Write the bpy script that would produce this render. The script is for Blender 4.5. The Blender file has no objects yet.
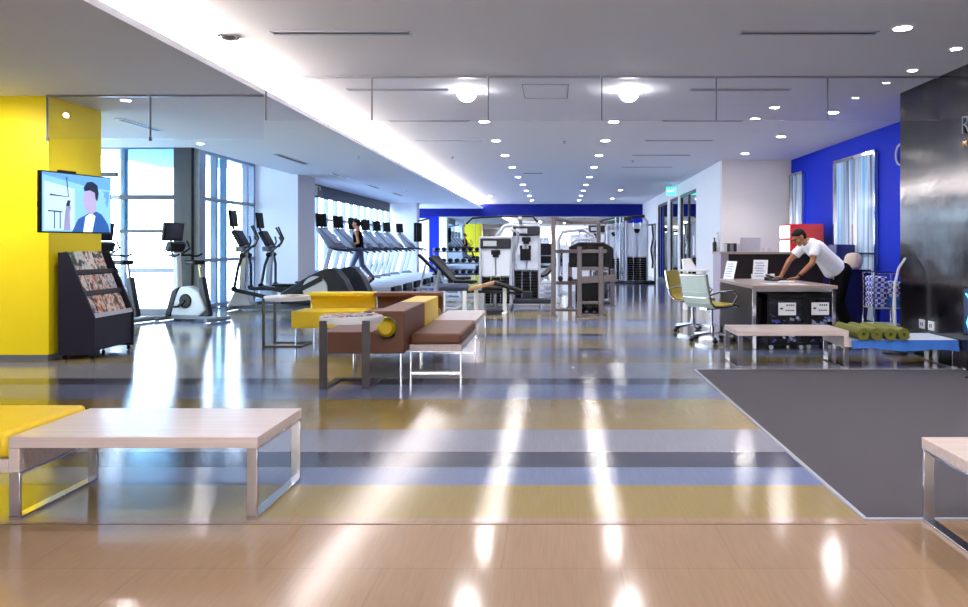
import bpy, math, random
from mathutils import Vector, Matrix, Euler
random.seed(7)
PI = math.pi
C = bpy.context.scene.collection

# ------------------------------------------------------------------ materials
def S(r, g, b):
    f = lambda c: ((c/255)/12.92 if c/255 <= .04045 else (((c/255)+.055)/1.055)**2.4)
    return (f(r), f(g), f(b), 1)
_m = {}
def mat(name, col, rough=.5, metal=0, spec=.5, vary=.06, scale=14, bump=0, emit=0, ecol=None, trans=0, coat=0, alpha=1):
    if name in _m: return _m[name]
    m = bpy.data.materials.new(name); m.use_nodes = True
    nt = m.node_tree; p = nt.nodes['Principled BSDF']
    tc = nt.nodes.new('ShaderNodeTexCoord')
    nz = nt.nodes.new('ShaderNodeTexNoise'); nz.inputs['Scale'].default_value = scale; nz.inputs['Detail'].default_value = 3
    nt.links.new(tc.outputs['Object'], nz.inputs['Vector'])
    mx = nt.nodes.new('ShaderNodeMix'); mx.data_type = 'RGBA'
    mx.inputs[6].default_value = tuple(max(0, c*(1-vary)) for c in col[:3])+(1,)
    mx.inputs[7].default_value = tuple(min(1, c*(1+vary)) for c in col[:3])+(1,)
    nt.links.new(nz.outputs['Fac'], mx.inputs[0]); nt.links.new(mx.outputs[2], p.inputs['Base Color'])
    p.inputs['Roughness'].default_value = rough; p.inputs['Metallic'].default_value = metal
    p.inputs['Specular IOR Level'].default_value = spec
    if coat: p.inputs['Coat Weight'].default_value = coat; p.inputs['Coat Roughness'].default_value = .08
    if bump:
        b = nt.nodes.new('ShaderNodeBump'); b.inputs['Strength'].default_value = bump; b.inputs['Distance'].default_value = .01
        nt.links.new(nz.outputs['Fac'], b.inputs['Height']); nt.links.new(b.outputs['Normal'], p.inputs['Normal'])
    if emit:
        p.inputs['Emission Color'].default_value = ecol or col; p.inputs['Emission Strength'].default_value = emit
    if trans: p.inputs['Transmission Weight'].default_value = trans
    if alpha < 1: p.inputs['Alpha'].default_value = alpha
    _m[name] = m
    return m

def wood_mat(name, c1, c2, rough=.3, scale=1.0):
    m = bpy.data.materials.new(name); m.use_nodes = True
    nt = m.node_tree; p = nt.nodes['Principled BSDF']
    tc = nt.nodes.new('ShaderNodeTexCoord'); mp = nt.nodes.new('ShaderNodeMapping')
    mp.inputs['Scale'].default_value = (2*scale, 60*scale, 60*scale)
    nz = nt.nodes.new('ShaderNodeTexNoise'); nz.inputs['Scale'].default_value = 1; nz.inputs['Detail'].default_value = 4
    nt.links.new(tc.outputs['Object'], mp.inputs[0]); nt.links.new(mp.outputs[0], nz.inputs['Vector'])
    r = nt.nodes.new('ShaderNodeValToRGB'); r.color_ramp.elements[0].position = .3; r.color_ramp.elements[1].position = .7
    r.color_ramp.elements[0].color = c1; r.color_ramp.elements[1].color = c2
    nt.links.new(nz.outputs['Fac'], r.inputs[0]); nt.links.new(r.outputs[0], p.inputs['Base Color'])
    p.inputs['Roughness'].default_value = rough; p.inputs['Coat Weight'].default_value = .3; p.inputs['Coat Roughness'].default_value = .15
    return m

def floor_mat():
    m = bpy.data.materials.new('striped_vinyl_floor'); m.use_nodes = True
    nt = m.node_tree; N = nt.nodes; Lk = nt.links; p = N['Principled BSDF']
    g = N.new('ShaderNodeNewGeometry'); sp = N.new('ShaderNodeSeparateXYZ'); Lk.new(g.outputs['Position'], sp.inputs[0])
    dv = N.new('ShaderNodeMath'); dv.operation = 'DIVIDE'; dv.inputs[1].default_value = 20
    Lk.new(sp.outputs['Y'], dv.inputs[0])
    rp = N.new('ShaderNodeValToRGB'); cr = rp.color_ramp; cr.interpolation = 'CONSTANT'
    OL = S(142, 124, 76); LV = S(108, 118, 150); DK = S(66, 66, 80); GR = S(138, 138, 150); OF = S(138, 128, 104); TAN = S(150, 124, 100); GB = S(84, 92, 122)
    st = [(0, TAN), (3.36, OL), (3.89, LV), (4.18, DK), (4.46, GR), (5.04, OL), (6.09, LV), (6.66, DK), (6.96, GR), (7.95, OL),
          (8.3, LV), (8.83, DK), (9.06, OF), (9.77, LV), (10.3, DK), (10.5, OF), (11.4, LV), (12.4, DK), (12.6, OF), (14.1, DK),
          (14.35, LV), (15.4, OF), (16.2, DK), (16.5, GB), (19.9, GB)]
    while len(cr.elements) < len(st): cr.elements.new(.5)
    for e, (y, c) in zip(cr.elements, st): e.position = y/20
    for e, (y, c) in zip(cr.elements, st): e.color = c
    Lk.new(dv.outputs[0], rp.inputs[0])
    # fine streaks and plank joints of the tan area
    mp = N.new('ShaderNodeMapping'); mp.inputs['Scale'].default_value = (90, 4, 1); Lk.new(g.outputs['Position'], mp.inputs[0])
    nz = N.new('ShaderNodeTexNoise'); nz.inputs['Scale'].default_value = 1; nz.inputs['Detail'].default_value = 3; Lk.new(mp.outputs[0], nz.inputs['Vector'])
    br = N.new('ShaderNodeTexBrick'); br.inputs['Scale'].default_value = 1; br.inputs['Brick Width'].default_value = .92; br.inputs['Row Height'].default_value = .46
    br.inputs['Mortar Size'].default_value = .0025; br.inputs['Color1'].default_value = (1, 1, 1, 1); br.inputs['Color2'].default_value = (.95, .95, .95, 1); br.inputs['Mortar'].default_value = (.8, .79, .78, 1)
    mb = N.new('ShaderNodeMapping'); mb.inputs['Rotation'].default_value = (0, 0, 0); mb.inputs['Location'].default_value = (.2, .32, 0)
    Lk.new(g.outputs['Position'], mb.inputs[0]); Lk.new(mb.outputs[0], br.inputs['Vector'])
    mr = N.new('ShaderNodeMapRange'); mr.inputs[1].default_value = 0; mr.inputs[2].default_value = 1; mr.inputs[3].default_value = .86; mr.inputs[4].default_value = 1.12
    Lk.new(nz.outputs['Fac'], mr.inputs[0])
    m1 = N.new('ShaderNodeMix'); m1.data_type = 'RGBA'; m1.blend_type = 'MULTIPLY'; m1.inputs[0].default_value = 1
    Lk.new(rp.outputs[0], m1.inputs[6]); Lk.new(mr.outputs[0], m1.inputs[7])
    near = N.new('ShaderNodeMath'); near.operation = 'LESS_THAN'; near.inputs[1].default_value = 3.36; Lk.new(sp.outputs['Y'], near.inputs[0])
    nf = N.new('ShaderNodeMath'); nf.operation = 'MULTIPLY_ADD'; nf.inputs[1].default_value = .75; nf.inputs[2].default_value = .12; Lk.new(near.outputs[0], nf.inputs[0])
    m2 = N.new('ShaderNodeMix'); m2.data_type = 'RGBA'; m2.blend_type = 'MULTIPLY'
    Lk.new(nf.outputs[0], m2.inputs[0]); Lk.new(m1.outputs[2], m2.inputs[6]); Lk.new(br.outputs['Color'], m2.inputs[7])
    Lk.new(m2.outputs[2], p.inputs['Base Color'])
    # orange peel gloss
    nb = N.new('ShaderNodeTexNoise'); nb.inputs['Scale'].default_value = 80; nb.inputs['Detail'].default_value = 2; Lk.new(g.outputs['Position'], nb.inputs['Vector'])
    nc = N.new('ShaderNodeTexNoise'); nc.inputs['Scale'].default_value = 6; Lk.new(g.outputs['Position'], nc.inputs['Vector'])
    ad = N.new('ShaderNodeMath'); ad.operation = 'MULTIPLY_ADD'; ad.inputs[1].default_value = .8; Lk.new(nc.outputs['Fac'], ad.inputs[0]); Lk.new(nb.outputs['Fac'], ad.inputs[2])
    bp = N.new('ShaderNodeBump'); bp.inputs['Strength'].default_value = .22; bp.inputs['Distance'].default_value = .0012
    bs = N.new('ShaderNodeMath'); bs.operation = 'MULTIPLY_ADD'; bs.inputs[1].default_value = -.3; bs.inputs[2].default_value = .5; Lk.new(near.outputs[0], bs.inputs[0]); Lk.new(bs.outputs[0], bp.inputs['Strength'])
    Lk.new(ad.outputs[0], bp.inputs['Height']); Lk.new(bp.outputs[0], p.inputs['Normal'])
    rr = N.new('ShaderNodeMath'); rr.operation = 'MULTIPLY_ADD'; rr.inputs[1].default_value = .04; rr.inputs[2].default_value = .07; Lk.new(near.outputs[0], rr.inputs[0]); Lk.new(rr.outputs[0], p.inputs['Roughness'])
    p.inputs['IOR'].default_value = 1.7
    return m

def marble_mat():
    m = bpy.data.materials.new('polished_black_stone'); m.use_nodes = True
    nt = m.node_tree; N = nt.nodes; Lk = nt.links; p = N['Principled BSDF']
    tc = N.new('ShaderNodeTexCoord')
    nz = N.new('ShaderNodeTexNoise'); nz.inputs['Scale'].default_value = 1.6; nz.inputs['Detail'].default_value = 8; nz.inputs['Distortion'].default_value = .6
    Lk.new(tc.outputs['Object'], nz.inputs['Vector'])
    r = N.new('ShaderNodeValToRGB'); r.color_ramp.elements[0].color = S(8, 8, 14); r.color_ramp.elements[1].color = S(40, 36, 40)
    r.color_ramp.elements[0].position = .4; r.color_ramp.elements[1].position = .75
    Lk.new(nz.outputs['Fac'], r.inputs[0]); Lk.new(r.outputs[0], p.inputs['Base Color'])
    n2 = N.new('ShaderNodeTexNoise'); n2.inputs['Scale'].default_value = 7; n2.inputs['Detail'].default_value = 7; Lk.new(tc.outputs['Object'], n2.inputs['Vector'])
    mr = N.new('ShaderNodeMapRange'); mr.inputs[3].default_value = .06; mr.inputs[4].default_value = .22; p.inputs['IOR'].default_value = 1.7; Lk.new(n2.outputs['Fac'], mr.inputs[0]); Lk.new(mr.outputs[0], p.inputs['Roughness'])
    b = N.new('ShaderNodeBump'); b.inputs['Strength'].default_value = .2; b.inputs['Distance'].default_value = .01; Lk.new(n2.outputs['Fac'], b.inputs['Height']); Lk.new(b.outputs[0], p.inputs['Normal'])
    return m

def cover_mat(name, base, seed):
    """a printed magazine cover: blotches of colour from a procedural pattern"""
    m = bpy.data.materials.new(name); m.use_nodes = True
    nt = m.node_tree; N = nt.nodes; Lk = nt.links; p = N['Principled BSDF']
    tc = N.new('ShaderNodeTexCoord'); mp = N.new('ShaderNodeMapping'); mp.inputs['Location'].default_value = (seed*1.7, seed*.9, seed); Lk.new(tc.outputs['Object'], mp.inputs[0])
    v = N.new('ShaderNodeTexNoise'); v.inputs['Scale'].default_value = 11; v.inputs['Detail'].default_value = 2; Lk.new(mp.outputs[0], v.inputs['Vector'])
    r = N.new('ShaderNodeValToRGB'); cr = r.color_ramp; cr.elements.new(.5); cr.elements.new(.6)
    cols = [S(60, 50, 55), base, S(235, 228, 220), S(190, 110, 80)]
    for e, q, c in zip(cr.elements, (.36, .45, .55, .64), cols): e.position = q
    for e, c in zip(cr.elements, cols): e.color = c
    Lk.new(v.outputs['Fac'], r.inputs[0]); Lk.new(r.outputs[0], p.inputs['Base Color']); p.inputs['Roughness'].default_value = .35
    return m

M = dict(
    floor=floor_mat(), marble=marble_mat(),
    ceil=mat('ceiling_paint', S(216, 219, 230), .8, vary=.02, scale=2),
    white=mat('white_paint', S(228, 228, 232), .6, vary=.02, scale=3),
    warmwhite=mat('cream_wall_paint', S(222, 216, 214), .6, vary=.02, scale=3),
    yellow=mat('yellow_wall_paint', S(252, 226, 8), .45, vary=.03, scale=2),
    blue=mat('royal_blue_wall_paint', S(0, 34, 176), .6, spec=.15, vary=.04, scale=2),
    navy=mat('navy_blue_wall_paint', S(0, 18, 112), .6, spec=.15, vary=.04, scale=2),
    chrome=mat('polished_chrome', S(205, 205, 212), .12, 1, vary=.02),
    steel=mat('brushed_steel', S(150, 152, 160), .3, 1, vary=.05),
    silver=mat('silver_powder_coat', S(176, 180, 192), .35, .3),
    lgrey=mat('light_grey_plastic', S(190, 194, 205), .4),
    grey=mat('mid_grey_plastic', S(108, 112, 126), .4),
    dgrey=mat('charcoal_plastic', S(36, 38, 48), .45, spec=.25),
    black=mat('black_plastic', S(9, 9, 13), .45, spec=.2),
    rubber=mat('black_rubber', S(24, 24, 28), .8, bump=.2, scale=60),
    bframe=mat('dark_window_frame', S(34, 36, 46), .4),
    lframe=mat('pale_window_frame', S(140, 150, 168), .4),
    bronze=mat('bronze_frame_paint', S(92, 84, 86), .35, .6),
    pewter=mat('pewter_flat_bar', S(70, 66, 68), .35, .5),
    yvinyl=mat('yellow_vinyl', S(236, 200, 30), .4, bump=.1, scale=30),
    bvinyl=mat('brown_vinyl', S(112, 66, 42), .5, bump=.1, scale=30),
    tvinyl=mat('tan_vinyl', S(160, 124, 92), .45),
    kvinyl=mat('black_vinyl', S(12, 12, 16), .5, spec=.2),
    navyvinyl=mat('slate_blue_vinyl', S(44, 56, 84), .35),
    olive=mat('olive_mesh_fabric', S(158, 142, 36), .6, bump=.2, scale=60),
    paleshell=mat('pale_green_vinyl', S(206, 220, 212), .4),
    wood=wood_mat('bleached_oak_laminate', S(196, 178, 174), S(214, 198, 194)),
    woodd=wood_mat('grey_oak_laminate', S(150, 132, 128), S(172, 152, 146)),
    tanwood=wood_mat('honey_oak_laminate', S(196, 150, 112), S(210, 168, 130)),
    espresso=mat('espresso_laminate', S(30, 23, 27), .45, spec=.25),
    rackb=mat('dark_indigo_laminate', S(32, 30, 48), .4, spec=.3),
    carpet=mat('charcoal_carpet', S(62, 58, 68), .9, vary=.18, scale=220, bump=.4),
    trim=mat('pale_metal_trim', S(180, 184, 200), .3, .6),
    skin=mat('skin', S(166, 112, 84), .6, spec=.25, vary=.04),
    hair=mat('black_hair', S(12, 10, 11), .7, spec=.2, bump=.5, scale=80),
    shirt=mat('white_polo_fabric', S(236, 236, 242), .8, bump=.15, scale=40),
    pants=mat('black_trousers_fabric', S(9, 9, 13), .9, spec=.1),
    paper=mat('white_paper', S(238, 238, 244), .6),
    ink=mat('dark_ink', S(40, 44, 70), .6),
    mirror=mat('silvered_mirror', S(225, 232, 235), .01, 1, vary=.0),
    red=mat('red_enamel', S(196, 14, 30), .35, coat=.4),
    glow=mat('lit_white_panel', S(250, 250, 255), .4, emit=1.6),
    lens=mat('downlight_lens', S(255, 250, 240), .3, emit=120, ecol=(1, .96, .92, 1)),
    lensoff=mat('frosted_lens', S(205, 205, 210), .3, emit=.25),
    lensglare=mat('spotlight_glare_dome', S(255, 255, 255), .3, emit=30, ecol=(1, .98, .95, 1)),
    beige=mat('beige_sack_cloth', S(204, 184, 170), .8, bump=.5, scale=12),
    sheen=mat('blue_cloth', S(50, 108, 196), .7, bump=.2, scale=20),
    pcloth=mat('pale_blue_cloth', S(168, 180, 204), .7, bump=.2, scale=20),
    rmat=mat('olive_green_foam', S(98, 100, 34), .8, bump=.2, scale=80),
    shroud=mat('frosted_white_shroud', S(222, 228, 245), .3),
)
def glass_mat(name, tint, rough=0.0, thin=True, refl=.5):
    m = bpy.data.materials.new(name); m.use_nodes = True
    nt = m.node_tree; N = nt.nodes; Lk = nt.links
    for n in list(N):
        if n.type != 'OUTPUT_MATERIAL': N.remove(n)
    out = [n for n in N if n.type == 'OUTPUT_MATERIAL'][0]
    t = N.new('ShaderNodeBsdfTransparent'); t.inputs[0].default_value = tint
    g = N.new('ShaderNodeBsdfGlossy'); g.inputs['Roughness'].default_value = rough
    f = N.new('ShaderNodeFresnel'); f.inputs[0].default_value = 1.5
    mul = N.new('ShaderNodeMath'); mul.operation = 'MULTIPLY'; mul.inputs[1].default_value = refl; Lk.new(f.outputs[0], mul.inputs[0])
    ge = N.new('ShaderNodeNewGeometry'); iv = N.new('ShaderNodeMath'); iv.operation = 'SUBTRACT'; iv.inputs[0].default_value = 1; Lk.new(ge.outputs['Backfacing'], iv.inputs[1])
    m0 = mul; mul = N.new('ShaderNodeMath'); mul.operation = 'MULTIPLY'; mul.use_clamp = True; Lk.new(m0.outputs[0], mul.inputs[0]); Lk.new(iv.outputs[0], mul.inputs[1])
    mx = N.new('ShaderNodeMixShader'); Lk.new(mul.outputs[0], mx.inputs[0]); Lk.new(t.outputs[0], mx.inputs[1]); Lk.new(g.outputs[0], mx.inputs[2]); Lk.new(mx.outputs[0], out.inputs[0])
    return m
M['glass'] = glass_mat('clear_glass', (.93, .97, 1, 1), 0, refl=1.0)
M['baffle'] = glass_mat('smoke_screen_glass', (.97, .97, .99, 1), 0, refl=1.6)
M['blind'] = glass_mat('sheer_roller_blind', (.62, .80, .86, 1), .6, refl=.3)
M['darkglass'] = glass_mat('tinted_door_glass', (.12, .16, .30, 1), .02, refl=3.0)
M['acrylic'] = glass_mat('clear_acrylic', (.85, .9, .95, 1), .05)

# ------------------------------------------------------------------ mesh builder
class MB:
    def __init__(s): s.v = []; s.f = []
    def add(s, vs, fs):
        o = len(s.v); s.v += [tuple(v) for v in vs]; s.f += [tuple(i+o for i in f) for f in fs]; return s
    def bx(s, x0, x1, y0, y1, z0, z1):
        return s.add([(x0, y0, z0), (x1, y0, z0), (x1, y1, z0), (x0, y1, z0), (x0, y0, z1), (x1, y0, z1), (x1, y1, z1), (x0, y1, z1)],
                     [(3, 2, 1, 0), (4, 5, 6, 7), (0, 1, 5, 4), (1, 2, 6, 5), (2, 3, 7, 6), (3, 0, 4, 7)])
    def box(s, c, d, rot=(0, 0, 0)):
        R = Euler(rot).to_matrix(); c = Vector(c); o = MB(); o.bx(-d[0]/2, d[0]/2, -d[1]/2, d[1]/2, -d[2]/2, d[2]/2)
        return s.add([R @ Vector(v)+c for v in o.v], o.f)
    def bar(s, p, q, w, h, up=(0, 0, 1)):
        """rectangular bar from p to q, w sideways, h along up"""
        p = Vector(p); q = Vector(q); d = (q-p).normalized(); u = Vector(up)
        sd = d.cross(u)
        if sd.length < 1e-3: u = Vector((0, 1, 0)); sd = d.cross(u)
        sd.normalize(); u = sd.cross(d).normalized()
        vs = []
        for e in (p, q):
            for a, b in ((-1, -1), (1, -1), (1, 1), (-1, 1)): vs.append(e+sd*a*w/2+u*b*h/2)
        return s.add(vs, [(0, 1, 2, 3), (7, 6, 5, 4), (0, 4, 5, 1), (1, 5, 6, 2), (2, 6, 7, 3), (3, 7, 4, 0)])
    def tube(s, pts, r, n=10):
        pts = [Vector(p) for p in pts]; rs = r if isinstance(r, (list, tuple)) else [r]*len(pts)
        o = len(s.v); u = None
        for i, p in enumerate(pts):
            t = (pts[min(i+1, len(pts)-1)]-pts[max(i-1, 0)]).normalized()
            if u is None:
                u = t.orthogonal().normalized()
            else:
                u = (u-t*u.dot(t)).normalized()
            w = t.cross(u)
            for k in range(n):
                a = 2*PI*k/n; s.v.append(tuple(p+(u*math.cos(a)+w*math.sin(a))*rs[i]))
        for i in range(len(pts)-1):
            for k in range(n):
                a = o+i*n+k; b = o+i*n+(k+1) % n
                s.f.append((a, b, b+n, a+n))
        s.f.append(tuple(o+k for k in reversed(range(n)))); s.f.append(tuple(o+(len(pts)-1)*n+k for k in range(n)))
        return s
    def prism(s, poly, a, b, axis='y'):
        """extrude a 2-D polygon: axis y -> poly in (x,z); axis x -> poly in (y,z); axis z -> poly in (x,y)"""
        f = {'y': lambda p, t: (p[0], t, p[1]), 'x': lambda p, t: (t, p[0], p[1]), 'z': lambda p, t: (p[0], p[1], t)}[axis]
        n = len(poly); vs = [f(p, a) for p in poly]+[f(p, b) for p in poly]
        fs = [tuple(range(n)), tuple(range(2*n-1, n-1, -1))]+[(i, i+n, (i+1) % n+n, (i+1) % n) for i in range(n)]
        return s.add(vs, fs)
    def lathe(s, prof, c=(0, 0, 0), n=20, axis='z'):
        o = len(s.v); c = Vector(c)
        for r, z in prof:
            for k in range(n):
                a = 2*PI*k/n; q = (r*math.cos(a), r*math.sin(a), z)
                if axis == 'x': q = (q[2], q[0], q[1])
                if axis == 'y': q = (q[0], q[2], q[1])
                s.v.append(tuple(Vector(q)+c))
        for i in range(len(prof)-1):
            for k in range(n): a = o+i*n+k; b = o+i*n+(k+1) % n; s.f.append((a, b, b+n, a+n))
        s.f.append(tuple(o+k for k in reversed(range(n)))); s.f.append(tuple(o+(len(prof)-1)*n+k for k in range(n)))
        return s
    def sph(s, c, r, n=14, m=9, rot=None):
        if not isinstance(r, (tuple, list)): r = (r, r, r)
        R = Euler(rot).to_matrix() if rot else Matrix.Identity(3)
        o = len(s.v); c = Vector(c)
        for i in range(m+1):
            t = PI*(i+.001 if i == 0 else (i-.001 if i == m else i))/m
            for k in range(n):
                a = 2*PI*k/n
                s.v.append(tuple(R @ Vector((r[0]*math.sin(t)*math.cos(a), r[1]*math.sin(t)*math.sin(a), -r[2]*math.cos(t)))+c))
        for i in range(m):
            for k in range(n): a = o+i*n+k; b = o+i*n+(k+1) % n; s.f.append((a, b, b+n, a+n))
        return s
    def cap(s, p, q, r1, r2=None):
        r2 = r2 or r1
        s.tube([p, q], [r1, r2], 12); s.sph(p, r1, 12, 8); s.sph(q, r2, 12, 8); return s
    def build(s, name, m, parent=None, bevel=0, smooth=35, seg=2):
        me = bpy.data.meshes.new(name); me.from_pydata(s.v, [], s.f); me.validate(); me.update()
        import bmesh
        b = bmesh.new(); b.from_mesh(me); bmesh.ops.recalc_face_normals(b, faces=b.faces); b.to_mesh(me); b.free()
        if smooth:
            me.shade_smooth(); me.set_sharp_from_angle(angle=math.radians(smooth))
        me.materials.append(M[m] if isinstance(m, str) else m)
        o = bpy.data.objects.new(name, me); C.objects.link(o)
        if parent: o.parent = parent
        if bevel:
            md = o.modifiers.new('bevel', 'BEVEL'); md.width = bevel; md.segments = seg; md.limit_method = 'ANGLE'; md.angle_limit = math.radians(40)
        return o

def tag(o, label, cat, group=None, kind=None):
    o['label'] = label; o['category'] = cat
    if group: o['group'] = group
    if kind: o['kind'] = kind
    return o
def thing(name, label, cat, loc=(0, 0, 0), rz=0, group=None):
    o = bpy.data.objects.new(name, None); C.objects.link(o); o.location = loc; o.rotation_euler = (0, 0, rz)
    o.empty_display_size = .1
    return tag(o, label, cat, group)
def struct(name, mb, m, bevel=0, smooth=0):
    o = mb.build(name, m, None, bevel, smooth); o['kind'] = 'structure'; return o
def dup(src, loc, rz=None, label=None):
    kids = {}
    for o in bpy.data.objects:
        if o.parent: kids.setdefault(o.parent.name, []).append(o)
    def rec(o, par):
        c = o.copy(); C.objects.link(c); c.parent = par
        for k in kids.get(o.name, []): rec(k, c)
        return c
    r = rec(src, None); r.location = loc
    if rz is not None: r.rotation_euler = (0, 0, rz)
    if label: r['label'] = label
    return r
def solid(o, parent=None):
    me = bpy.data.meshes.new_from_object(o); n = o.name; mats = [m for m in o.data.materials]
    q = bpy.data.objects.new('lettering', me); C.objects.link(q); q.location = o.location; q.rotation_euler = o.rotation_euler; q.parent = parent
    if not me.materials: me.materials.append(mats[0])
    bpy.data.objects.remove(o); return q
ORD = ['first', 'second', 'third', 'fourth', 'fifth', 'sixth', 'seventh', 'eighth', 'ninth', 'tenth', 'eleventh', 'twelfth', 'thirteenth']

# ------------------------------------------------------------------ camera
cam = bpy.data.cameras.new('camera'); co = bpy.data.objects.new('camera', cam); C.objects.link(co)
co.location = (0, 0, 1.25); co.rotation_euler = (PI/2, 0, 0)
cam.sensor_width = 36; cam.lens = 36*750/968; cam.shift_x = -(553-484)/968; cam.shift_y = -(303.5-245)/968
cam.clip_start = .05; cam.clip_end = 300
bpy.context.scene.camera = co

# ------------------------------------------------------------------ the setting
ZC, ZS, ZP = 3.05, 2.85, 3.12      # main ceiling, soffit, window pocket
YB = 33.0
struct('floor', MB().bx(-9.4, 5.3, -6, YB+.2, -.1, 0), 'floor')
struct('ceiling', MB().bx(-3.62, 5.3, -6, YB+.2, ZC, ZC+.12), 'ceil')
# soffit along the windows with an open cove towards the room
s = MB(); s.bx(-5.9, -3.07, -6, YB, ZS, ZS+.03); s.bx(-9.4, -5.9, -6, 12.3, ZS, ZS+.03); s.bx(-6.4, -5.9, 18.2, YB, ZS, ZS+.03)
s.bx(-3.10, -3.07, -6, YB, ZS+.03, ZS+.06); s.bx(-3.64, -3.60, -6, YB, ZS+.03, ZC+.1)
struct('ceiling_soffit', s, 'ceil')
struct('ceiling_window_pocket', MB().bx(-9.4, -5.9, 12.3, 18.2, ZP, ZP+.1).bx(-5.92, -5.9, 12.3, 18.2, ZS+.03, ZP).bx(-9.4, -5.9, 12.28, 12.3, ZS+.03, ZP), 'ceil')
# walls
struct('wall_back', MB().bx(-6.4, 4.3, YB, YB+.2, 0, ZC), 'blue')
struct('wall_back_header', MB().bx(-6.4, 4.3, YB-.06, YB-.001, 2.5, ZC-.001), 'navy')
struct('wall_left', MB().bx(-6.9, -6.7, -6, 8.05, 0, ZS-.001), 'white')
struct('wall_front', MB().bx(-9.4, 5.3, -6.2, -6, 0, ZC+.1), mat('taupe_wall_paint', S(140, 134, 130), .6))
struct('wall_yellow', MB().bx(-9.2, -5.42, 8.06, 9.0, .07, ZS-.001), 'yellow')
struct('baseboard_yellow', MB().bx(-9.2, -5.425, 8.055, 8.99, 0, .07), 'grey')
struct('wall_right', MB().bx(4.12, 4.32, -6, 8.9, 0, ZC-.001).bx(4.32, 5.05, 8.7, 8.9, 0, ZC-.001), 'marble')
struct('wall_blue', MB().bx(5.05, 5.25, 8.9, 16.1, 0, ZC-.001), 'blue')
struct('wall_cream', MB().bx(3.58, 5.05, 15.9, 16.1, 0, ZC-.001), 'warmwhite')
def wx(y): return 3.58+(y-16.1)*(.36/16.9)     # gym side wall runs very slightly outwards
s = MB()
ops = [(19.1, 21.9), (22.3, 24.1), (24.7, 27.4)]
def wseg(a, b, z0, z1):
    s.prism([(wx(a), a), (wx(a)+.2, a), (wx(b)+.2, b), (wx(b), b)], z0, z1, 'z')
prev = 16.1
for a, b in ops:
    wseg(prev, a, 0, ZC-.001); wseg(a, b, 2.7, ZC-.001); prev = b
wseg(prev, YB, 0, ZC-.001)
struct('wall_gym_side', s, 'white')
struct('wall_behind_doors', MB().bx(5.0, 5.1, 16.1, 30, 0, ZC-.001), 'navy')
for i, (a, b) in enumerate(ops):
    f = MB()
    for yy in ((a, b) if i == 1 else (a, (a+b)/2, b)):
        f.box((wx(yy)+.06, max(a+.04, min(b-.04, yy)), 1.35), (.08, .08, 2.7))
    f.bar((wx(a)+.06, a, 2.66), (wx(b)+.06, b, 2.66), .08, .08).bar((wx(a)+.06, a, .05), (wx(b)+.06, b, .05), .08, .1)
    d = struct('door_%d' % (i+1), f, 'bframe')
    g = MB().prism([(wx(a)+.05, a+.05), (wx(a)+.06, a+.05), (wx(b)+.06, b-.05), (wx(b)+.05, b-.05)], .1, 2.62, 'z').build('glass_pane', 'darkglass', d)
    if i == 0:
        MB().tube([(wx(a+1.3), a+1.3, 1.0), (wx(a+1.3)-.05, a+1.3, 1.0), (wx(a+1.3)-.05, a+1.3, 1.5), (wx(a+1.3), a+1.3, 1.5)], .013).build('door_handle', 'chrome', d)
# columns by the windows
struct('column_white', MB().bx(-6.8, -5.78, 17.0, 18.2, 0, ZS+.25), 'white')
struct('column_far', MB().bx(-6.4, -5.2, 28.6, 29.2, 0, ZS-.001), 'white')
struct('door_4', MB().bx(-5.98, -5.45, YB-.03, YB, .02, 2.42), 'white')
MB().tube([(-5.52, YB-.03, 1.05), (-5.52, YB-.08, 1.05), (-5.60, YB-.08, 1.05)], .012).build('door_handle', 'chrome', bpy.data.objects['door_4'])

# window walls: frames, panes, blinds
def window(n, p0, p1, z0, z1, vert, horiz, frame, fw=.06, dark=()):
    """vert: fractions of width; horiz: heights"""
    p0 = Vector(p0); p1 = Vector(p1); d = (p1-p0).normalized(); a = math.atan2(d.y, d.x)
    f = MB(); g = MB()
    for t in vert:
        q = p0.lerp(p1, t); f.box((q.x, q.y, (z0+z1)/2), (fw, .12, z1-z0), (0, 0, a))
    for h in horiz:
        q = (p0+p1)/2; f.box((q.x, q.y, h), ((p1-p0).length, .10, fw), (0, 0, a))
    o = struct('window_%d' % n, f, frame)
    q = (p0+p1)/2; g.box((q.x, q.y, (z0+z1)/2), ((p1-p0).length, .012, z1-z0), (0, 0, a)); g.build('glass_pane', 'glass', o)
    return o
wA = window(1, (-9.2, 13.8, 0), (-6.86, 13.8, 0), .0, ZP, (.01, .30, .56, .99), (.04, .78, 2.13, 3.05), 'lframe', .08)
MB().bx(-7.9, -6.9, 13.66, 13.72, 1.47, 1.53).bx(-7.9, -6.9, 13.66, 13.72, 2.08, 2.16).bx(-8.7, -7.95, 13.66, 13.72, 2.5, 2.58).build('dark_rail', 'bframe', wA)
MB().bx(-7.86, -6.9, 13.68, 13.69, 1.5, 3.1).build('roller_blind', 'blind', wA)
struct('trim_dark_post', MB().bx(-6.88, -6.56, 13.6, 13.95, 0, ZP), 'bframe')
struct('trim_pale_post', MB().bx(-6.56, -6.46, 13.7, 13.95, 0, ZP), 'lframe')
wB = window(2, (-6.8, 13.95, 0), (-6.8, 17.0, 0), .0, ZP, (.02, .36, .5, .86, .98), (.05, .95, 2.15, 3.05), 'lframe', .07)
MB().bx(-6.86, -6.85, 15.05, 15.5, .05, 3.0).build('roller_blind', 'blind', wB)
wC = window(3, (-6.3, 18.2, 0), (-6.3, 28.6, 0), .0, ZS, tuple(i/12 for i in range(13)), (.05, .55, 1.95, 2.8), 'lframe', .06)
MB().bx(-6.22, -6.2, 18.3, 28.5, 2.5, 2.84).build('dark_valance', 'bframe', wC)
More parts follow.
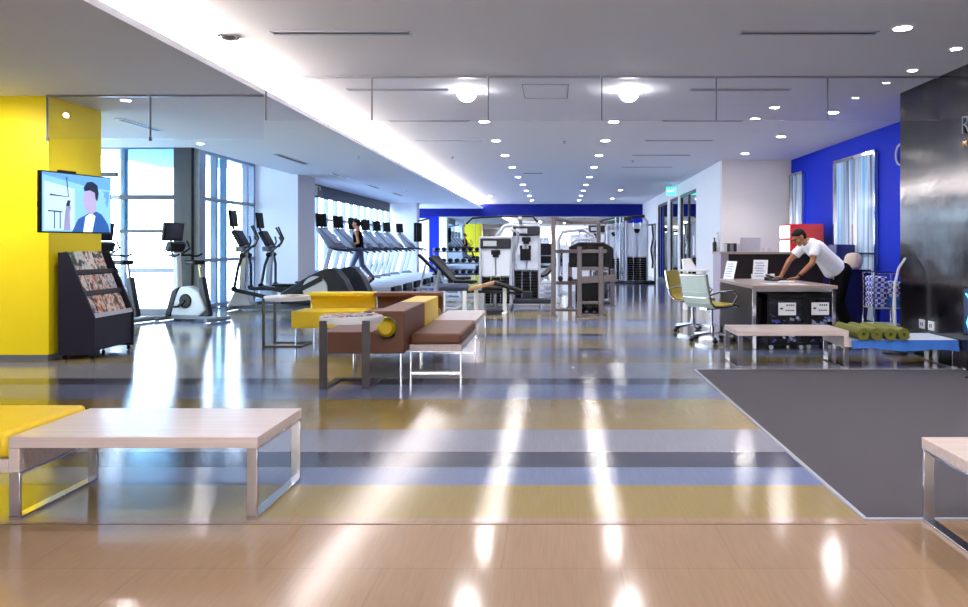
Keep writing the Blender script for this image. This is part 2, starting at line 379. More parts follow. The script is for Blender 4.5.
window(4, (-9.2, 9.0, 0), (-9.2, 13.8, 0), .0, ZP, (0, .25, .5, .75, 1), (.05, .95, 2.15, 3.05), 'lframe', .07)  # unseen side glazing, put in to let daylight into the room
struct('baseboard_window', MB().bx(-9.2, -6.88, 13.6, 13.74, 0, .09), 'grey')
# exterior glimpsed through the glass: pale ground and a far hazy block line
struct('ground_outside', MB().bx(-80, -9.5, -20, 80, -6.2, -6), mat('pale_outdoor_ground', S(190, 200, 205), .9))

# big mirror on the back wall
mir = tag(MB().bx(-5.0, 3.1, YB-.045, YB-.02, .02, 2.46).build('wall_mirror', 'mirror', None, 0, 0), 'full-width mirror covering the far blue wall of the gym', 'mirror')
fm = MB()
for x in (-5.0, -3.4, -1.8, -.2, 1.4, 3.1): fm.bx(x-.008, x+.008, YB-.05, YB-.045, .02, 2.46)
fm.bx(-5.02, 3.12, YB-.055, YB-.02, 2.46, 2.5); fm.build('mirror_trim', 'steel', mir)

def strips():  # brightness seen in the glass, painted as vertical pale and dark strips
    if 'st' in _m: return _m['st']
    m = bpy.data.materials.new('painted_strip_glass'); m.use_nodes = True; nt = m.node_tree; p = nt.nodes['Principled BSDF']
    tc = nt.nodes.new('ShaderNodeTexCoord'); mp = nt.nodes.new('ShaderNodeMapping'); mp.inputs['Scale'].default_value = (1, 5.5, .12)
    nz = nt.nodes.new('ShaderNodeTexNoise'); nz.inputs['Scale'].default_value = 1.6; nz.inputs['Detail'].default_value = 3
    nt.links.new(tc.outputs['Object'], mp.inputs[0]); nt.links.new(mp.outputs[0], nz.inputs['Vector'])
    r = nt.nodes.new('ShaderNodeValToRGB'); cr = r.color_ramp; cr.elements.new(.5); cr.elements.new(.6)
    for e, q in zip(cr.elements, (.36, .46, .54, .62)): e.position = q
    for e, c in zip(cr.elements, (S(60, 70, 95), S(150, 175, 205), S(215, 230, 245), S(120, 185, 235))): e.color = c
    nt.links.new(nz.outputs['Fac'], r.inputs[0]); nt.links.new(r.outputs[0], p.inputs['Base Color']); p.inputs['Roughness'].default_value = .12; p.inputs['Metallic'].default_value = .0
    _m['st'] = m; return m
# tall panels in the blue wall
for i, (a, b, lb) in enumerate(((11.65, 13.35, 'tall chrome framed glass panel with painted strips in the blue wall, near the black wall'),
                                (15.05, 15.85, 'narrow chrome framed glass panel with painted strips at the far end of the blue wall'))):
    t = thing('strip_painted_panel', lb, 'panel', (5.05, (a+b)/2, 0))
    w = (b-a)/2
    MB().bx(-.03, -.001, -w, w, .05, 2.7).build('strip_painted_glass', strips(), t)
    fr = MB()
    for yy in (-w, w, 0): fr.bx(-.06, -.03, yy-.022, yy+.022, .0, 2.72)
    fr.bx(-.06, -.03, -w, w, 2.68, 2.74).bx(-.06, -.03, -w, w, 1.1, 1.13).bx(-.06, -.03, -w, w, 0, .06)
    fr.build('frame', 'chrome', t)

# ------------------------------------------------------------------ glass smoke screen under the ceiling
xs = [-3.07, -1.94, -.70, .51, 1.73, 2.92, 4.11]
k = 0
gl = ['leftmost of the six glass panels under the main ceiling', 'second glass panel from the left under the main ceiling', 'third glass panel from the left, beside the left spotlight',
      'fourth glass panel from the left, beside the right spotlight', 'fifth glass panel from the left under the main ceiling', 'glass panel touching the black stone wall at ceiling level']
for i in range(6):
    t = thing('glass_smoke_screen', 'hanging clear '+gl[i], 'glass screen', ((xs[i]+xs[i+1])/2, 8, ZC), 0, 'glass smoke screen panels')
    w = (xs[i+1]-xs[i])/2-.004
    MB().bx(-w, w, -.006, .006, -.47, 0).build('glass_pane', 'baffle', t)
    MB().bx(-w, w, -.015, .015, -.02, 0).build('channel', 'steel', t)
    MB().bx(-w, -w+.012, -.009, .009, -.47, -.02).build('edge_joint', 'grey', t)
for (a, b, lb) in ((-5.40, -4.32, 'hanging clear glass panel under the lower soffit beside the yellow wall'), (-4.30, -3.09, 'hanging clear glass panel under the lower soffit beside the light cove')):
    t = thing('glass_smoke_screen', lb, 'glass screen', ((a+b)/2, 8, ZS), 0, 'glass smoke screen panels')
    w = (b-a)/2
    MB().bx(-w, w, -.006, .006, -.47, 0).build('glass_pane', 'baffle', t)
    MB().bx(-w, w, -.015, .015, -.02, 0).build('channel', 'steel', t)
    MB().bx(-w, -w+.012, -.009, .009, -.47, -.02).bx(-w-.005, -w+.02, -.012, .012, -.49, -.45).build('edge_joint', 'grey', t)

# ------------------------------------------------------------------ ceiling fittings
def downlight(x, y, z, label, lit=True, r=.07, spot=None):
    t = thing('ceiling_downlight', label, 'ceiling light', (x, y, z), 0, 'recessed ceiling downlights')
    MB().lathe([(r+.018, 0), (r+.018, -.008), (r, -.012), (r, 0)], n=20).build('trim_ring', 'white', t)
    MB().lathe([(r-.001, -.001), (r-.001, -.007)], n=18).build('lens', 'lens' if lit else 'lensoff', t)
    if spot:
        l = bpy.data.lights.new('downlight_lamp', 'SPOT'); l.energy = spot; l.spot_size = 2.2; l.spot_blend = .8; l.shadow_soft_size = .06; l.color = (1, .95, .90)
        lo = bpy.data.objects.new('downlight_lamp', l); C.objects.link(lo); lo.location = (x, y, z-.03)
    return t
WH = {'left': 'left', 'right': 'right'}
ds = [10.9, 12.9, 15.0, 17.3, 19.8, 22.3, 24.8, 27.3, 30.0]
for j, (X, side) in enumerate(((-1.0, 'left'), (.88, 'right'))):
    for i, d in enumerate(ds):
        downlight(X+.02*i, d, ZC, f'lit downlight, {ORD[i]} of the {side} ceiling row beyond the glaring spotlight', spot=90)
    t = thing('ceiling_spotlight', f'spotlight with its glare shaped as a dome, heading the {side} row behind the glass screen', 'ceiling light', (X, 8.7, ZC), 0, 'pair of glaring spotlights')
    MB().lathe([(.12, 0), (.12, -.008), (.10, -.01), (.10, 0)], n=24).build('trim_ring', 'white', t)
    MB().sph((0, 0, -.03), (.115, .115, .11), 20, 12).build('glare_dome', 'lensglare', t)  # oversized glowing dome: the lamp's glare is built into the shape
for i, (x, y, lb) in enumerate(((3.79, 10.15, 'lit downlight above the desk nearest the black wall, behind the glass'), (3.77, 12.4, 'lit downlight in front of the cream wall, middle of three over the desk'),
        (3.76, 14.7, 'lit downlight closest to the cream wall'), (2.89, 6.2, 'bright downlight near the top right corner before the glass screen'), (2.87, 5.35, 'bright downlight cut by the top edge above the black wall'),
        (3.69, 7.7, 'small downlight touching the glass screen by the black wall'), (3.68, 6.85, 'small downlight hard by the black wall top'))):
    downlight(x, y, ZC, lb, spot=60 if i < 5 else 25, r=.07 if i < 5 else .045)
for (x, y, lb) in ((-4.7, 8.25, 'lit downlight in the lower soffit beside the yellow wall'), (-5.55, 11.8, 'lit downlight in the lower soffit above the exercise bikes')):
    downlight(x, y, ZS, lb, spot=20, r=.05)
downlight(2.2, 24.5, ZC, 'lit downlight over the cable station towards the side wall', r=.07)
downlight(2.3, 29, ZC, 'lit downlight far back right by the blue wall', r=.07)
downlight(-2.3, 27.5, ZC, 'lit downlight far back left near the cove end', r=.07)
t = thing('eyeball_downlight', 'chrome eyeball downlight set in the glow of the light cove', 'ceiling light', (-2.8, 6.46, ZC))
MB().lathe([(.10, 0), (.10, -.012), (.08, -.02), (.08, 0)], n=20).build('trim_ring', 'chrome', t)
MB().sph((0, 0, -.012), (.07, .07, .03), 16, 8).build('eyeball', 'steel', t)
# lights behind the photographer belonging to the same rows
for X in (-1.0, .88, 2.9):
    for d in (2.2, 4.3):
        l = bpy.data.lights.new('downlight_lamp', 'SPOT'); l.energy = 70; l.spot_size = 2.4; l.spot_blend = .9; l.shadow_soft_size = .08; l.color = (1, .95, .90)
        lo = bpy.data.objects.new('downlight_lamp', l); C.objects.link(lo); lo.location = (X, d, ZC-.03)

def slot(x0, x1, y0, y1, z, label):
    t = thing('air_slot', label, 'air vent', ((x0+x1)/2, (y0+y1)/2, z), 0, 'ceiling air slots')
    w = (x1-x0)/2; h = (y1-y0)/2
    MB().bx(-w, w, -h, -h+.015, -.01, 0).bx(-w, w, h-.015, h, -.01, 0).bx(-w, -w+.015, -h, h, -.01, 0).bx(w-.015, w, -h, h, -.01, 0).build('frame', 'trim', t)
    MB().bx(-w+.015, w-.015, -h+.015, h-.015, -.004, -.001).build('slot_shadow', 'dgrey', t)
for i, y in enumerate((6.35, 8.67, 10.85, 12.9, 15.0, 17.3)):
    where = 'in front of the glass screen' if i == 0 else f'{ORD[i-1]} behind the glass screen'
    if i < 4: slot(-2.38, -1.2, y-.05, y+.05, ZC, f'long air slot left on the main ceiling, {where}')
    slot(1.58, 2.75, y-.05, y+.05, ZC, f'long air slot right on the main ceiling, {where}')
slot(-.75, -.25, 18.7, 18.9, ZC, 'short air slot between the two rows of downlights')
for i, (x, y0, y1) in enumerate(((-5.5, 9.5, 10.5), (-4.87, 13.2, 14.8), (-4.92, 16.7, 17.9), (-4.92, 20, 21.2), (-4.92, 23.2, 24.4))):
    slot(x-.06, x+.06, y0, y1, ZS, f'air slot running lengthwise in the window soffit, {ORD[i]} from the yellow wall')
t = tag(MB().bx(-.35, .18, 8.4, 8.41, ZC-.003, ZC).bx(-.35, .18, 9.2, 9.21, ZC-.003, ZC).bx(-.35, -.34, 8.4, 9.21, ZC-.003, ZC).bx(.17, .18, 8.4, 9.21, ZC-.003, ZC).build('access_hatch', 'grey'), 'thin outline of an access hatch in the ceiling between the spotlights', 'hatch')
for i, (x, y, z) in enumerate(((-3.5, 13.5, ZS), (-2.05, 15.3, ZC), (-4.3, 22, ZS), (1.7, 16, ZC), (.2, 13, ZC))):
    tag(MB().lathe([(.035, 0), (.035, -.008), (.012, -.012), (.012, -.035), (.025, -.04), (.001, -.042)], (x, y, z), 14).build('sprinkler_head', 'chrome'),
        ['sprinkler head under the soffit near the light cove', 'sprinkler head right of the light cove in the main ceiling', 'sprinkler head far along the soffit above the treadmills', 'sprinkler head right of the right downlight row', 'sprinkler head between the two downlight rows'][i], 'sprinkler')
# exit sign
t = thing('exit_sign', 'green lit exit sign hanging above the dark glass doors', 'sign', (3.46, 22, ZC), 0)
MB().tube([(0, 0, 0), (0, 0, -.1)], .01).build('hanger', 'steel', t)
MB().bx(-.13, .13, -.02, .02, -.33, -.1).build('housing', mat('green_lit_acrylic', S(60, 220, 190), .4, emit=1.2), t)
e = bpy.data.curves.new('exit_lettering', 'FONT'); e.body = 'EXIT'; e.size = .1; e.align_x = 'CENTER'; e.extrude = .002; e.materials.append(M['glow'])
eo = bpy.data.objects.new('exit_lettering', e); C.objects.link(eo); eo.parent = t; eo.location = (0, -.024, -.25); eo.rotation_euler = (PI/2, 0, 0); solid(eo, t)
# security camera on column
t = thing('security_camera', 'white dome security camera on the window side of the white column', 'camera', (-5.73, 18.15, 2.45))
MB().bx(-.05, .02, -.05, .05, .0, .25).tube([(0, 0, .2), (.09, 0, .2), (.09, 0, .12)], .02).build('bracket', 'white', t)
MB().lathe([(.05, .12), (.06, .04), (.045, -.02), (.01, -.04)], (.09, 0, 0), 14).build('dome', 'grey', t)

# ------------------------------------------------------------------ lights
def area(name, loc, rot, sx, sy, power, col):
    l = bpy.data.lights.new(name, 'AREA'); l.shape = 'RECTANGLE'; l.size = sx; l.size_y = sy; l.energy = power; l.color = col
    o = bpy.data.objects.new(name, l); C.objects.link(o); o.location = loc; o.rotation_euler = rot; return o
area('cove_strip', (-3.38, 15, ZS+.045), (PI, 0, 0), .12, 35.5, 3000, (1, .86, .72))
l = bpy.data.lights.new('wall_washer', 'SPOT'); l.energy = 110; l.spot_size = 2.2; l.spot_blend = 1; l.shadow_soft_size = .03; l.color = (1, .95, .85)
lo = bpy.data.objects.new('wall_washer', l); C.objects.link(lo); lo.location = (-5.9, 6.9, ZS-.03); lo.rotation_euler = (.5, 0, 0)
area('added_front_fill', (-.5, -5.6, 1.9), (PI/2-.0, 0, PI), 8, 1.6, 900, (.84, .92, 1))  # fill lamp added behind the camera to light the room from the front
w = bpy.data.worlds.new('sky'); bpy.context.scene.world = w; w.use_nodes = True
nt = w.node_tree; bg = nt.nodes['Background']
tc = nt.nodes.new('ShaderNodeTexCoord'); sp = nt.nodes.new('ShaderNodeSeparateXYZ'); nt.links.new(tc.outputs['Generated'], sp.inputs[0])
r = nt.nodes.new('ShaderNodeValToRGB'); r.color_ramp.elements[0].position = .45; r.color_ramp.elements[0].color = (.76, .87, 1, 1)
r.color_ramp.elements[1].position = .75; r.color_ramp.elements[1].color = (.60, .79, 1, 1)
mr = nt.nodes.new('ShaderNodeMapRange'); mr.inputs[1].default_value = -1; nt.links.new(sp.outputs['Z'], mr.inputs[0]); nt.links.new(mr.outputs[0], r.inputs[0]); nt.links.new(r.outputs[0], bg.inputs[0])
bg.inputs[1].default_value = 7.5

# ------------------------------------------------------------------ wood bench modules
def bench(label, loc, rz, L, Sh, D, wood='wood', cushion=None, cz=.125):
    t = thing('lounge_bench', label, 'bench', loc, rz)
    MB().bx(0, L, 0, D, .328, .38).bx(0, .05, 0, D, .216, .328).bx(-Sh, 0, 0, D, .216, .277).build('wood_top', wood, t, .004)
    for x, z in ((L-.052, .328), (0.0, .216), (-Sh, .216)):
        MB().bx(x, x+.05, .004, .018, 0, z).bx(x, x+.05, D-.018, D-.004, 0, z).bx(x, x+.05, .018, D-.018, 0, .014).bx(x, x+.05, .018, D-.018, z-.012, z).build('leg', 'chrome', t, .002)
    if cushion:
        c = MB().bx(-Sh+.01, -.006, .006, D-.006, .278, .278+cz).build('seat_cushion', cushion, t, .03, seg=4)
    return t
bench('pale oak bench with bright yellow seat cushion at front left', (-2.47, 3.40, 0), 0, 1.13, 1.1, .6, 'wood', 'yvinyl')
bench('pale oak bench with chrome frame leg cut by the right edge on the tan floor', (2.80, 3.40, 0), PI, 1.13, .9, .6, 'wood')
bench('low oak bench with brown seat cushion backing the brown armchair', (-.89, 8.7, 0), PI/2, 1.3, 1.38, .51, 'wood', 'bvinyl', .105)
bench('oak bench before the desk with green rolled mats on its low end', (3.0, 8.2, 0), PI, 1.125, 1.1, .6, 'wood')
# wood of the front right bench is warmer on top
# ------------------------------------------------------------------ scooped sofas
def sofa_profile():
    p = [(0, .218), (.81, .218), (.81, .625), (.53, .625), (.53, .575), (.60, .575)]
    for k in range(13):
        a = math.radians(80-k*200/12); p.append((.63+.115*math.cos(a), .46+.115*math.sin(a)))
    p += [(.52, .41), (.50, .426), (0, .426)]
    return p
def sofa(label, loc, rz, W, m):
    """local: faces -x, extruded along +y"""
    t = thing('lounge_chair', label, 'armchair', loc, rz)
    MB().prism(sofa_profile(), .003, W-.003, 'y').build('upholstery', m, t, .012, seg=3)
    for x, y in ((.04, .05), (.77, .05), (.04, W-.05), (.77, W-.05)):
        MB().tube([(x, y, 0), (x, y, .22)], .011).lathe([(.018, 0), (.018, .006)], (x, y, 0), 12).build('leg', 'chrome', t)
    return t
sofa('brown vinyl scooped lounge seat behind the flat-legged side table', (-2.22, 7.1, 0), 0, 1.15, 'bvinyl')
sofa('yellow vinyl scooped lounge seat joined behind the near brown seat', (-2.22, 8.25, 0), 0, .98, 'yvinyl')
# facing the camera: local -x -> world -y  (rz=+90), local +y -> world -x
sofa('yellow scooped lounge seat facing the camera, beside the round table', (-2.37, 9.3, 0), PI/2, .88, 'yvinyl')
sofa('brown scooped lounge seat in the rear row, right of the yellow one', (-1.47, 9.3, 0), PI/2, .88, 'bvinyl')
t = bpy.data.objects['lounge_chair']
MB().tube([(.63+.115*math.cos(math.radians(85-k*190/16)), -.002, .46+.115*math.sin(math.radians(85-k*190/16))) for k in range(17)], .006, 8).build('scoop_piping', 'chrome', t)
tag(MB().lathe([(.001, 0), (.06, .0), (.088, .03), (.092, .06), (.092, .60), (.085, .62), (.001, .62)], (-1.60, 7.16, .456), 24, 'y').build('bolster_cushion', 'yvinyl'), 'yellow round bolster tucked in the scoop of the near brown seat', 'cushion')

def side_table(label, loc, rz):
    t = thing('side_table', label, 'side table', loc, rz)
    MB().lathe([(.001, .56), (.275, .56), (.28, .57), (.275, .612), (.001, .612)], (0, .22, 0), 36).build('table_top', 'white', t)
    for x in (-.185, .185):
        MB().bx(x-.035, x+.035, -.012, .0, 0, .592).build('leg', 'pewter', t, .002)
        MB().bx(x-.035, x+.035, 0, .45, 0, .014).build('floor_rail', 'pewter', t, .002)
    MB().bx(-.22, .22, .43, .47, 0.0, .014).build('cross_bar', 'pewter', t, .002)
    return t
side_table('round white side table on two broad grey legs, before the brown seat', (-1.81, 6.52, 0), 0)
side_table('round white side table standing left of the yellow lounge seat', (-3.55, 9.4, 0), -PI/2)
for i, (x, y, z, a, c, nm, lb) in enumerate(((-1.95, 6.72, .613, .3, S(170, 40, 60), 'magazine', 'red covered magazine lying on the near side table'), (-1.76, 6.80, .613, -.5, S(60, 60, 90), 'magazine', 'dark covered magazine lying on the near side table'),
                                (-3.25, 9.42, .613, .2, S(210, 190, 110), 'magazine', 'yellowish magazine lying on the far side table'))):
    o = MB().box((0, 0, .005), (.21, .28, .01)).build(nm, cover_mat('cover_t%d' % i, c, i+30)); o.location = (x, y, z); o.rotation_euler = (0, 0, a); tag(o, lb, 'magazine')

# ------------------------------------------------------------------ mat on the floor
t = thing('exercise_mat', 'large charcoal carpet mat with pale metal edge at the right', 'mat', (1.41, 3.4, 0))
MB().bx(.02, 2.69, .02, 4.1, 0, .006).build('carpet_field', 'carpet', t)
MB().bx(0, .02, 0, 4.12, 0, .008).bx(0.02, 2.69, 0, .02, 0, .008).bx(0.02, 2.69, 4.10, 4.12, 0, .008).build('metal_edge', 'trim', t)
struct('trim_1', MB().bx(-6.7, 1.4, 3.353, 3.363, 0, .002), mat('floor_seam', S(110, 90, 66), .4))

# ------------------------------------------------------------------ television
def tvthing():
    p0 = Vector((-5.03, 7.35)); p1 = Vector((-4.84, 8.20))
    c = (p0+p1)/2; a = math.atan2(p1.y-p0.y, p1.x-p0.x); W = (p1-p0).length; H = .615
    t = thing('television', 'flat television on a swing arm at the yellow wall, showing a man', 'television', (c.x, c.y, 1.68), a)
    # local x runs left->right seen from the room, local -y faces the viewer
    MB().bx(-W/2, W/2, -.012, .035, -H/2, H/2).build('bezel', 'black', t, .006)
    E = lambda n, c, e=1.0: mat(n, c, .4, emit=e, vary=.03)
    w = W/2-.014; h = H/2-.014
    scr = MB().bx(-w, w, -.0145, -.012, -h, h).build('screen', E('screen_sky_blue', S(120, 178, 232), .75), t)
    def poly(name, pts, m, dy):
        MB().prism([(x*w, z*h) for x, z in pts], -.0145-dy, -.0140-dy+.0004, 'y').build(name, m, scr, 0, 0)
    poly('picture_ceiling', [(-1, 1), (-1, .92), (.3, .62), (1, .55), (1, 1)], E('screen_mid_blue', S(90, 150, 220), .7), .0004)
    poly('picture_wall', [(-.95, .7), (-.1, .5), (-.1, -.95), (-.95, -.95)], E('screen_pale', S(170, 205, 240), .8), .0006)
    dk = E('screen_dark_blue', S(24, 44, 84), .25)
    poly('picture_shelf', [(-.8, .28), (-.3, .22), (-.3, .27), (-.35, .9), (-.32, .9), (-.27, .2), (-.8, .22)], dk, .001)
    poly('picture_rail', [(-.85, -.28), (-.45, -.3), (-.45, -.34), (-.5, -.34), (-.5, -.9), (-.53, -.9), (-.53, -.34), (-.66, -.34), (-.66, -.9), (-.69, -.9), (-.69, -.33), (-.85, -.33)], dk, .001)
    poly('picture_raised_hand', [(-.42, -.95), (-.38, -.4), (-.35, -.1), (-.25, .0), (-.2, -.15), (-.25, -.35), (-.22, -.95)], E('screen_skin_dim', S(150, 150, 190), .5), .0012)
    poly('picture_phone', [(-.36, -.1), (-.30, .1), (-.22, .08), (-.26, -.12)], dk, .0016)
    poly('picture_jacket', [(-.18, -1), (0, -.55), (.28, -.35), (.55, -.25), (.72, -.35), (.92, -.7), (.98, -1)], E('screen_jacket_blue', S(40, 92, 168), .5), .0012)
    poly('picture_shirt', [(.15, -1), (.22, -.45), (.38, -.32), (.52, -.42), (.42, -1)], E('screen_white', S(215, 228, 245), .8), .0016)
    poly('picture_face', [(.20, .42), (.17, .25), (.13, .12), (.17, .05), (.18, -.12), (.26, -.28), (.40, -.38), (.52, -.25), (.55, .1), (.56, .45), (.4, .58)], E('screen_face', S(168, 160, 200), .6), .002)
    poly('picture_hair', [(.18, .45), (.16, .58), (.26, .78), (.42, .82), (.58, .7), (.62, .4), (.58, .12), (.52, .2), (.50, .42), (.36, .5)], dk, .0024)
    poly('picture_background_marks', [(.7, .5), (.8, .45), (.78, .3), (.88, .2), (.82, .1), (.92, -.1), (.96, .5)], E('screen_mid', S(96, 150, 215), .6), .0007)
    MB().bx(-.06, .06, .035, .1, -.1, .1).bar((0, .08, 0), (-.05, .34, 0), .04, .06).bar((-.05, .34, 0), (.02, .50, .0), .04, .06).build('swing_arm', 'black', t)
    MB().bx(-w*.5, -.02, -.01, .03, H/2, H/2+.02).build('sensor_bar', 'black', t)
tvthing()

# ------------------------------------------------------------------ magazine rack
t = thing('magazine_rack', 'dark indigo sloping magazine rack on castors by the yellow wall', 'rack', (-5.375, 8.14, 0), .05)
t.scale = (.92, .84, 1)
prof = [(0, .05), (.42, .05), (.42, .46), (.11, 1.17), (0, 1.17)]
MB().prism(prof, 0, .03, 'y').build('side_panel', 'rackb', t, .003)
MB().prism(prof, .99, 1.02, 'y').build('side_panel', 'rackb', t, .003)
MB().bx(0, .02, .03, .99, .08, 1.15).build('back_panel', 'rackb', t)
MB().bx(.38, .40, .03, .99, .09, .46).bx(.02, .38, .03, .99, .09, .11).build('front_panel', 'rackb', t)
MB().box((.40, .51, .475), (.012, .955, .05), (0, -.35, 0)).build('clear_lip', 'lgrey', t)
tiers = [(.36, .44), (.25, .70), (.15, .93)]
for x, z in tiers:
    MB().bx(x-.11, x+.02, .03, .99, z-.015, z).box((x+.02, .51, z+.02), (.008, .955, .05), (0, -.3, 0)).build('shelf', 'rackb', t)
for x, y in ((.05, .05), (.37, .05), (.05, .97), (.37, .97)):
    MB().lathe([(.022, -.012), (.025, 0), (.022, .012)], (x, y, .025), 14, 'y').box((x, y, .05), (.03, .03, .02)).build('castor', 'black', t)
mags = [
 (2, .12, 'green', S(70, 110, 60)), (2, .32, 'black and white', S(220, 220, 220)), (2, .54, 'white', S(235, 235, 235)), (2, .78, 'dark brown', S(90, 70, 60)),
 (1, .14, 'pale cream', S(215, 205, 190)), (1, .38, 'dark red', S(120, 50, 45)), (1, .62, 'brown', S(140, 90, 70)), (1, .84, 'silver grey', S(180, 180, 190)),
 (0, .13, 'mauve', S(150, 120, 150)), (0, .37, 'orange', S(220, 130, 70)), (0, .61, 'peach', S(225, 170, 140)), (0, .85, 'terracotta', S(170, 95, 70))]
tn = ['bottom', 'middle', 'top']
for i, (ti, y, cn, c) in enumerate(mags):
    x, z = tiers[ti]
    o = MB().box((0, 0, .13), (.008, .178, .26)).build('magazine', cover_mat('magazine_cover_%d' % i, c, i))
    o.location = (-5.375+x*.92-y*.84*.05, 8.14+y*.84+.01, z+.003); o.rotation_euler = (0, -.36, random.uniform(-.03, .03)+.05)
    tag(o, f'{cn} magazine standing on the {tn[ti]} tier of the rack', 'magazine', 'magazines in the rack')

# ------------------------------------------------------------------ cardio machines (face local -x)
def bike(label, loc, rz):
    t = thing('exercise_bike', label, 'exercise bike', loc, rz)
    MB().tube([(-.48, -.26, .04), (-.48, .26, .04)], .035).tube([(.52, -.27, .04), (.52, .27, .04)], .035).bar((-.48, 0, .06), (.52, 0, .06), .10, .05).build('base_frame', 'grey', t)
    MB().prism([(-.42, .08), (.2, .08), (.34, .2), (.18, .5), (.0, .58), (-.18, .56), (-.38, .3)], -.07, .07, 'y').build('drive_housing', 'lgrey', t, .03, seg=3)
    MB().prism([(-.48, .07), (-.36, .07), (-.20, .56), (-.34, .50)], -.085, .085, 'y').build('front_shroud', 'dgrey', t, .02)
    MB().bar((-.27, 0, .5), (-.30, 0, 1.12), .09, .1, (1, 0, 0)).build('handle_post', 'lgrey', t, .02)
    MB().bar((.34, 0, .08), (.20, 0, .72), .09, .12, (1, 0, 0)).build('seat_tower', 'dgrey', t, .02)
    MB().tube([(.21, 0, .6), (.16, 0, .93)], .025).build('seat_post', 'chrome', t)
    MB().prism([(-.13, .03), (-.02, .055), (.12, .12), (.19, .1), (.19, -.1), (.12, -.12), (-.02, -.055), (-.13, -.03)], .93, 1.0, 'z').build('saddle', 'black', t, .025, seg=3)
    for sg in (-1, 1):
        MB().tube([(-.30, sg*.03, 1.08), (-.26, sg*.2, 1.08), (-.12, sg*.25, 1.06), (-.02, sg*.25, 1.10)], .018).tube([(-.3, sg*.1, 1.1), (-.22, sg*.2, 1.2), (-.26, sg*.17, 1.32)], .016).build('handlebar', 'black', t)
        MB().bar((-.06, sg*.1, .34), (-.06+sg*.13, sg*.1, .24), .02, .035).box((-.06+sg*.13, sg*.16, .24), (.11, .1, .03)).build('pedal', 'black', t)
    MB().box((-.33, 0, 1.22), (.10, .34, .16), (0, .4, 0)).build('console', 'dgrey', t, .02)
    s = MB().box((-.38, 0, 1.47), (.05, .42, .30), (0, .15, 0)).build('display', 'black', t, .01)
    MB().box((-.352, 0, 1.475), (.004, .38, .25), (0, .15, 0)).build('display_glass', mat('dark_screen_glass', S(40, 36, 50), .1), s)
    MB().lathe([(.11, -.09), (.12, -.08), (.12, .08), (.11, .09)], (-.06, 0, .33), 20, 'y').build('crank_disc', 'black', t)
    return t
bike('grey upright exercise bike before the dark window post', (-5.95, 12.35, 0), -math.radians(17))
bike('upright exercise bike half hidden behind the television and rack', (-7.1, 12.3, 0), -math.radians(17))

def elliptical(label, loc, rz):
    t = thing('elliptical_trainer', label, 'elliptical trainer', loc, rz)
    MB().bar((0.05, 0, .06), (2.1, 0, .06), .14, .08).tube([(.0, -.3, .045), (.0, .3, .045)], .04).tube([(2.05, -.3, .045), (2.05, .3, .045)], .04).build('base_frame', 'grey', t)
    prof = [(.95, .12), (2.28, .12), (2.28, .32), (2.16, .58), (2.0, .78), (1.9, .81), (1.78, .79), (1.5, .67), (1.2, .49), (.95, .34)]
    MB().prism(prof, -.2, .2, 'y').build('drive_housing', 'dgrey', t, .03, seg=3)
    for sg in (-1, 1):
        MB().lathe([(.001, sg*.21), (.24, sg*.21), (.23, sg*.235), (.001, sg*.24)], (1.62, 0, .42), 28, 'y').build('wheel_cover', 'lgrey', t)
    MB().prism([(-.1, .08), (.38, .08), (.30, .3), (.2, .42), (.06, .42), (-.02, .25)], -.11, .11, 'y').build('front_foot_cover', 'lgrey', t, .03)
    MB().bar((.16, 0, .35), (.20, 0, 1.25), .1, .12, (1, 0, 0)).build('upright_post', 'silver', t, .02)
    for sg in (-1, 1):
        a = .12*sg
        MB().tube([(.16+a*.4, sg*.27, .42), (.20, sg*.29, .85), (.22-a*.5, sg*.3, 1.05)], .028).tube([(.22-a*.5, sg*.3, 1.05), (.26-a, sg*.31, 1.15), (.42-a, sg*.31, 1.28), (.46-a, sg*.29, 1.38), (.34-a, sg*.26, 1.62)], .018).build('moving_arm', 'dgrey', t)
        MB().lathe([(.05, -.03), (.05, .03)], (.22-a*.5, sg*.3, 1.05), 14, 'y').lathe([(.05, -.03), (.05, .03)], (.16+a*.4, sg*.27, .42), 14, 'y').build('pivot_joint', 'black', t)
        MB().bar((.16+a*.4, sg*.25, .40), (.95, sg*.18, .30+a*.8), .06, .07).bar((.95, sg*.18, .30+a*.8), (1.75, sg*.24, .50-a), .06, .09).build('pedal_arm', 'dgrey', t, .01)
        MB().box((.85, sg*.18, .37+a*.8), (.36, .13, .04)).build('foot_plate', 'black', t, .01)
        MB().tube([(.22, sg*.06, 1.2), (.34, sg*.14, 1.22), (.38, sg*.15, 1.32), (.34, sg*.12, 1.42)], .016).build('fixed_handle', 'dgrey', t)
    MB().box((.12, 0, 1.38), (.09, .36, .34), (0, -.5, 0)).build('console', 'dgrey', t, .02)
    MB().box((.16, 0, 1.39), (.006, .26, .2), (0, -.5, 0)).build('console_glass', 'lgrey', t)
    MB().box((.16, 0, 1.17), (.16, .30, .1)).build('bottle_holder', 'grey', t, .02)
    s = MB().box((-.02, -.0, 1.76), (.05, .30, .32), (0, -.12, 0)).tube([(.05, 0, 1.4), (-.03, 0, 1.62)], .02).build('display', 'black', t, .01)
    return t
elliptical('grey elliptical trainer nearest the lounge seats', (-6.12, 14.4, 0), 0)
elliptical('grey elliptical trainer second from the lounge seats, by the white column', (-6.08, 15.6, 0), 0)

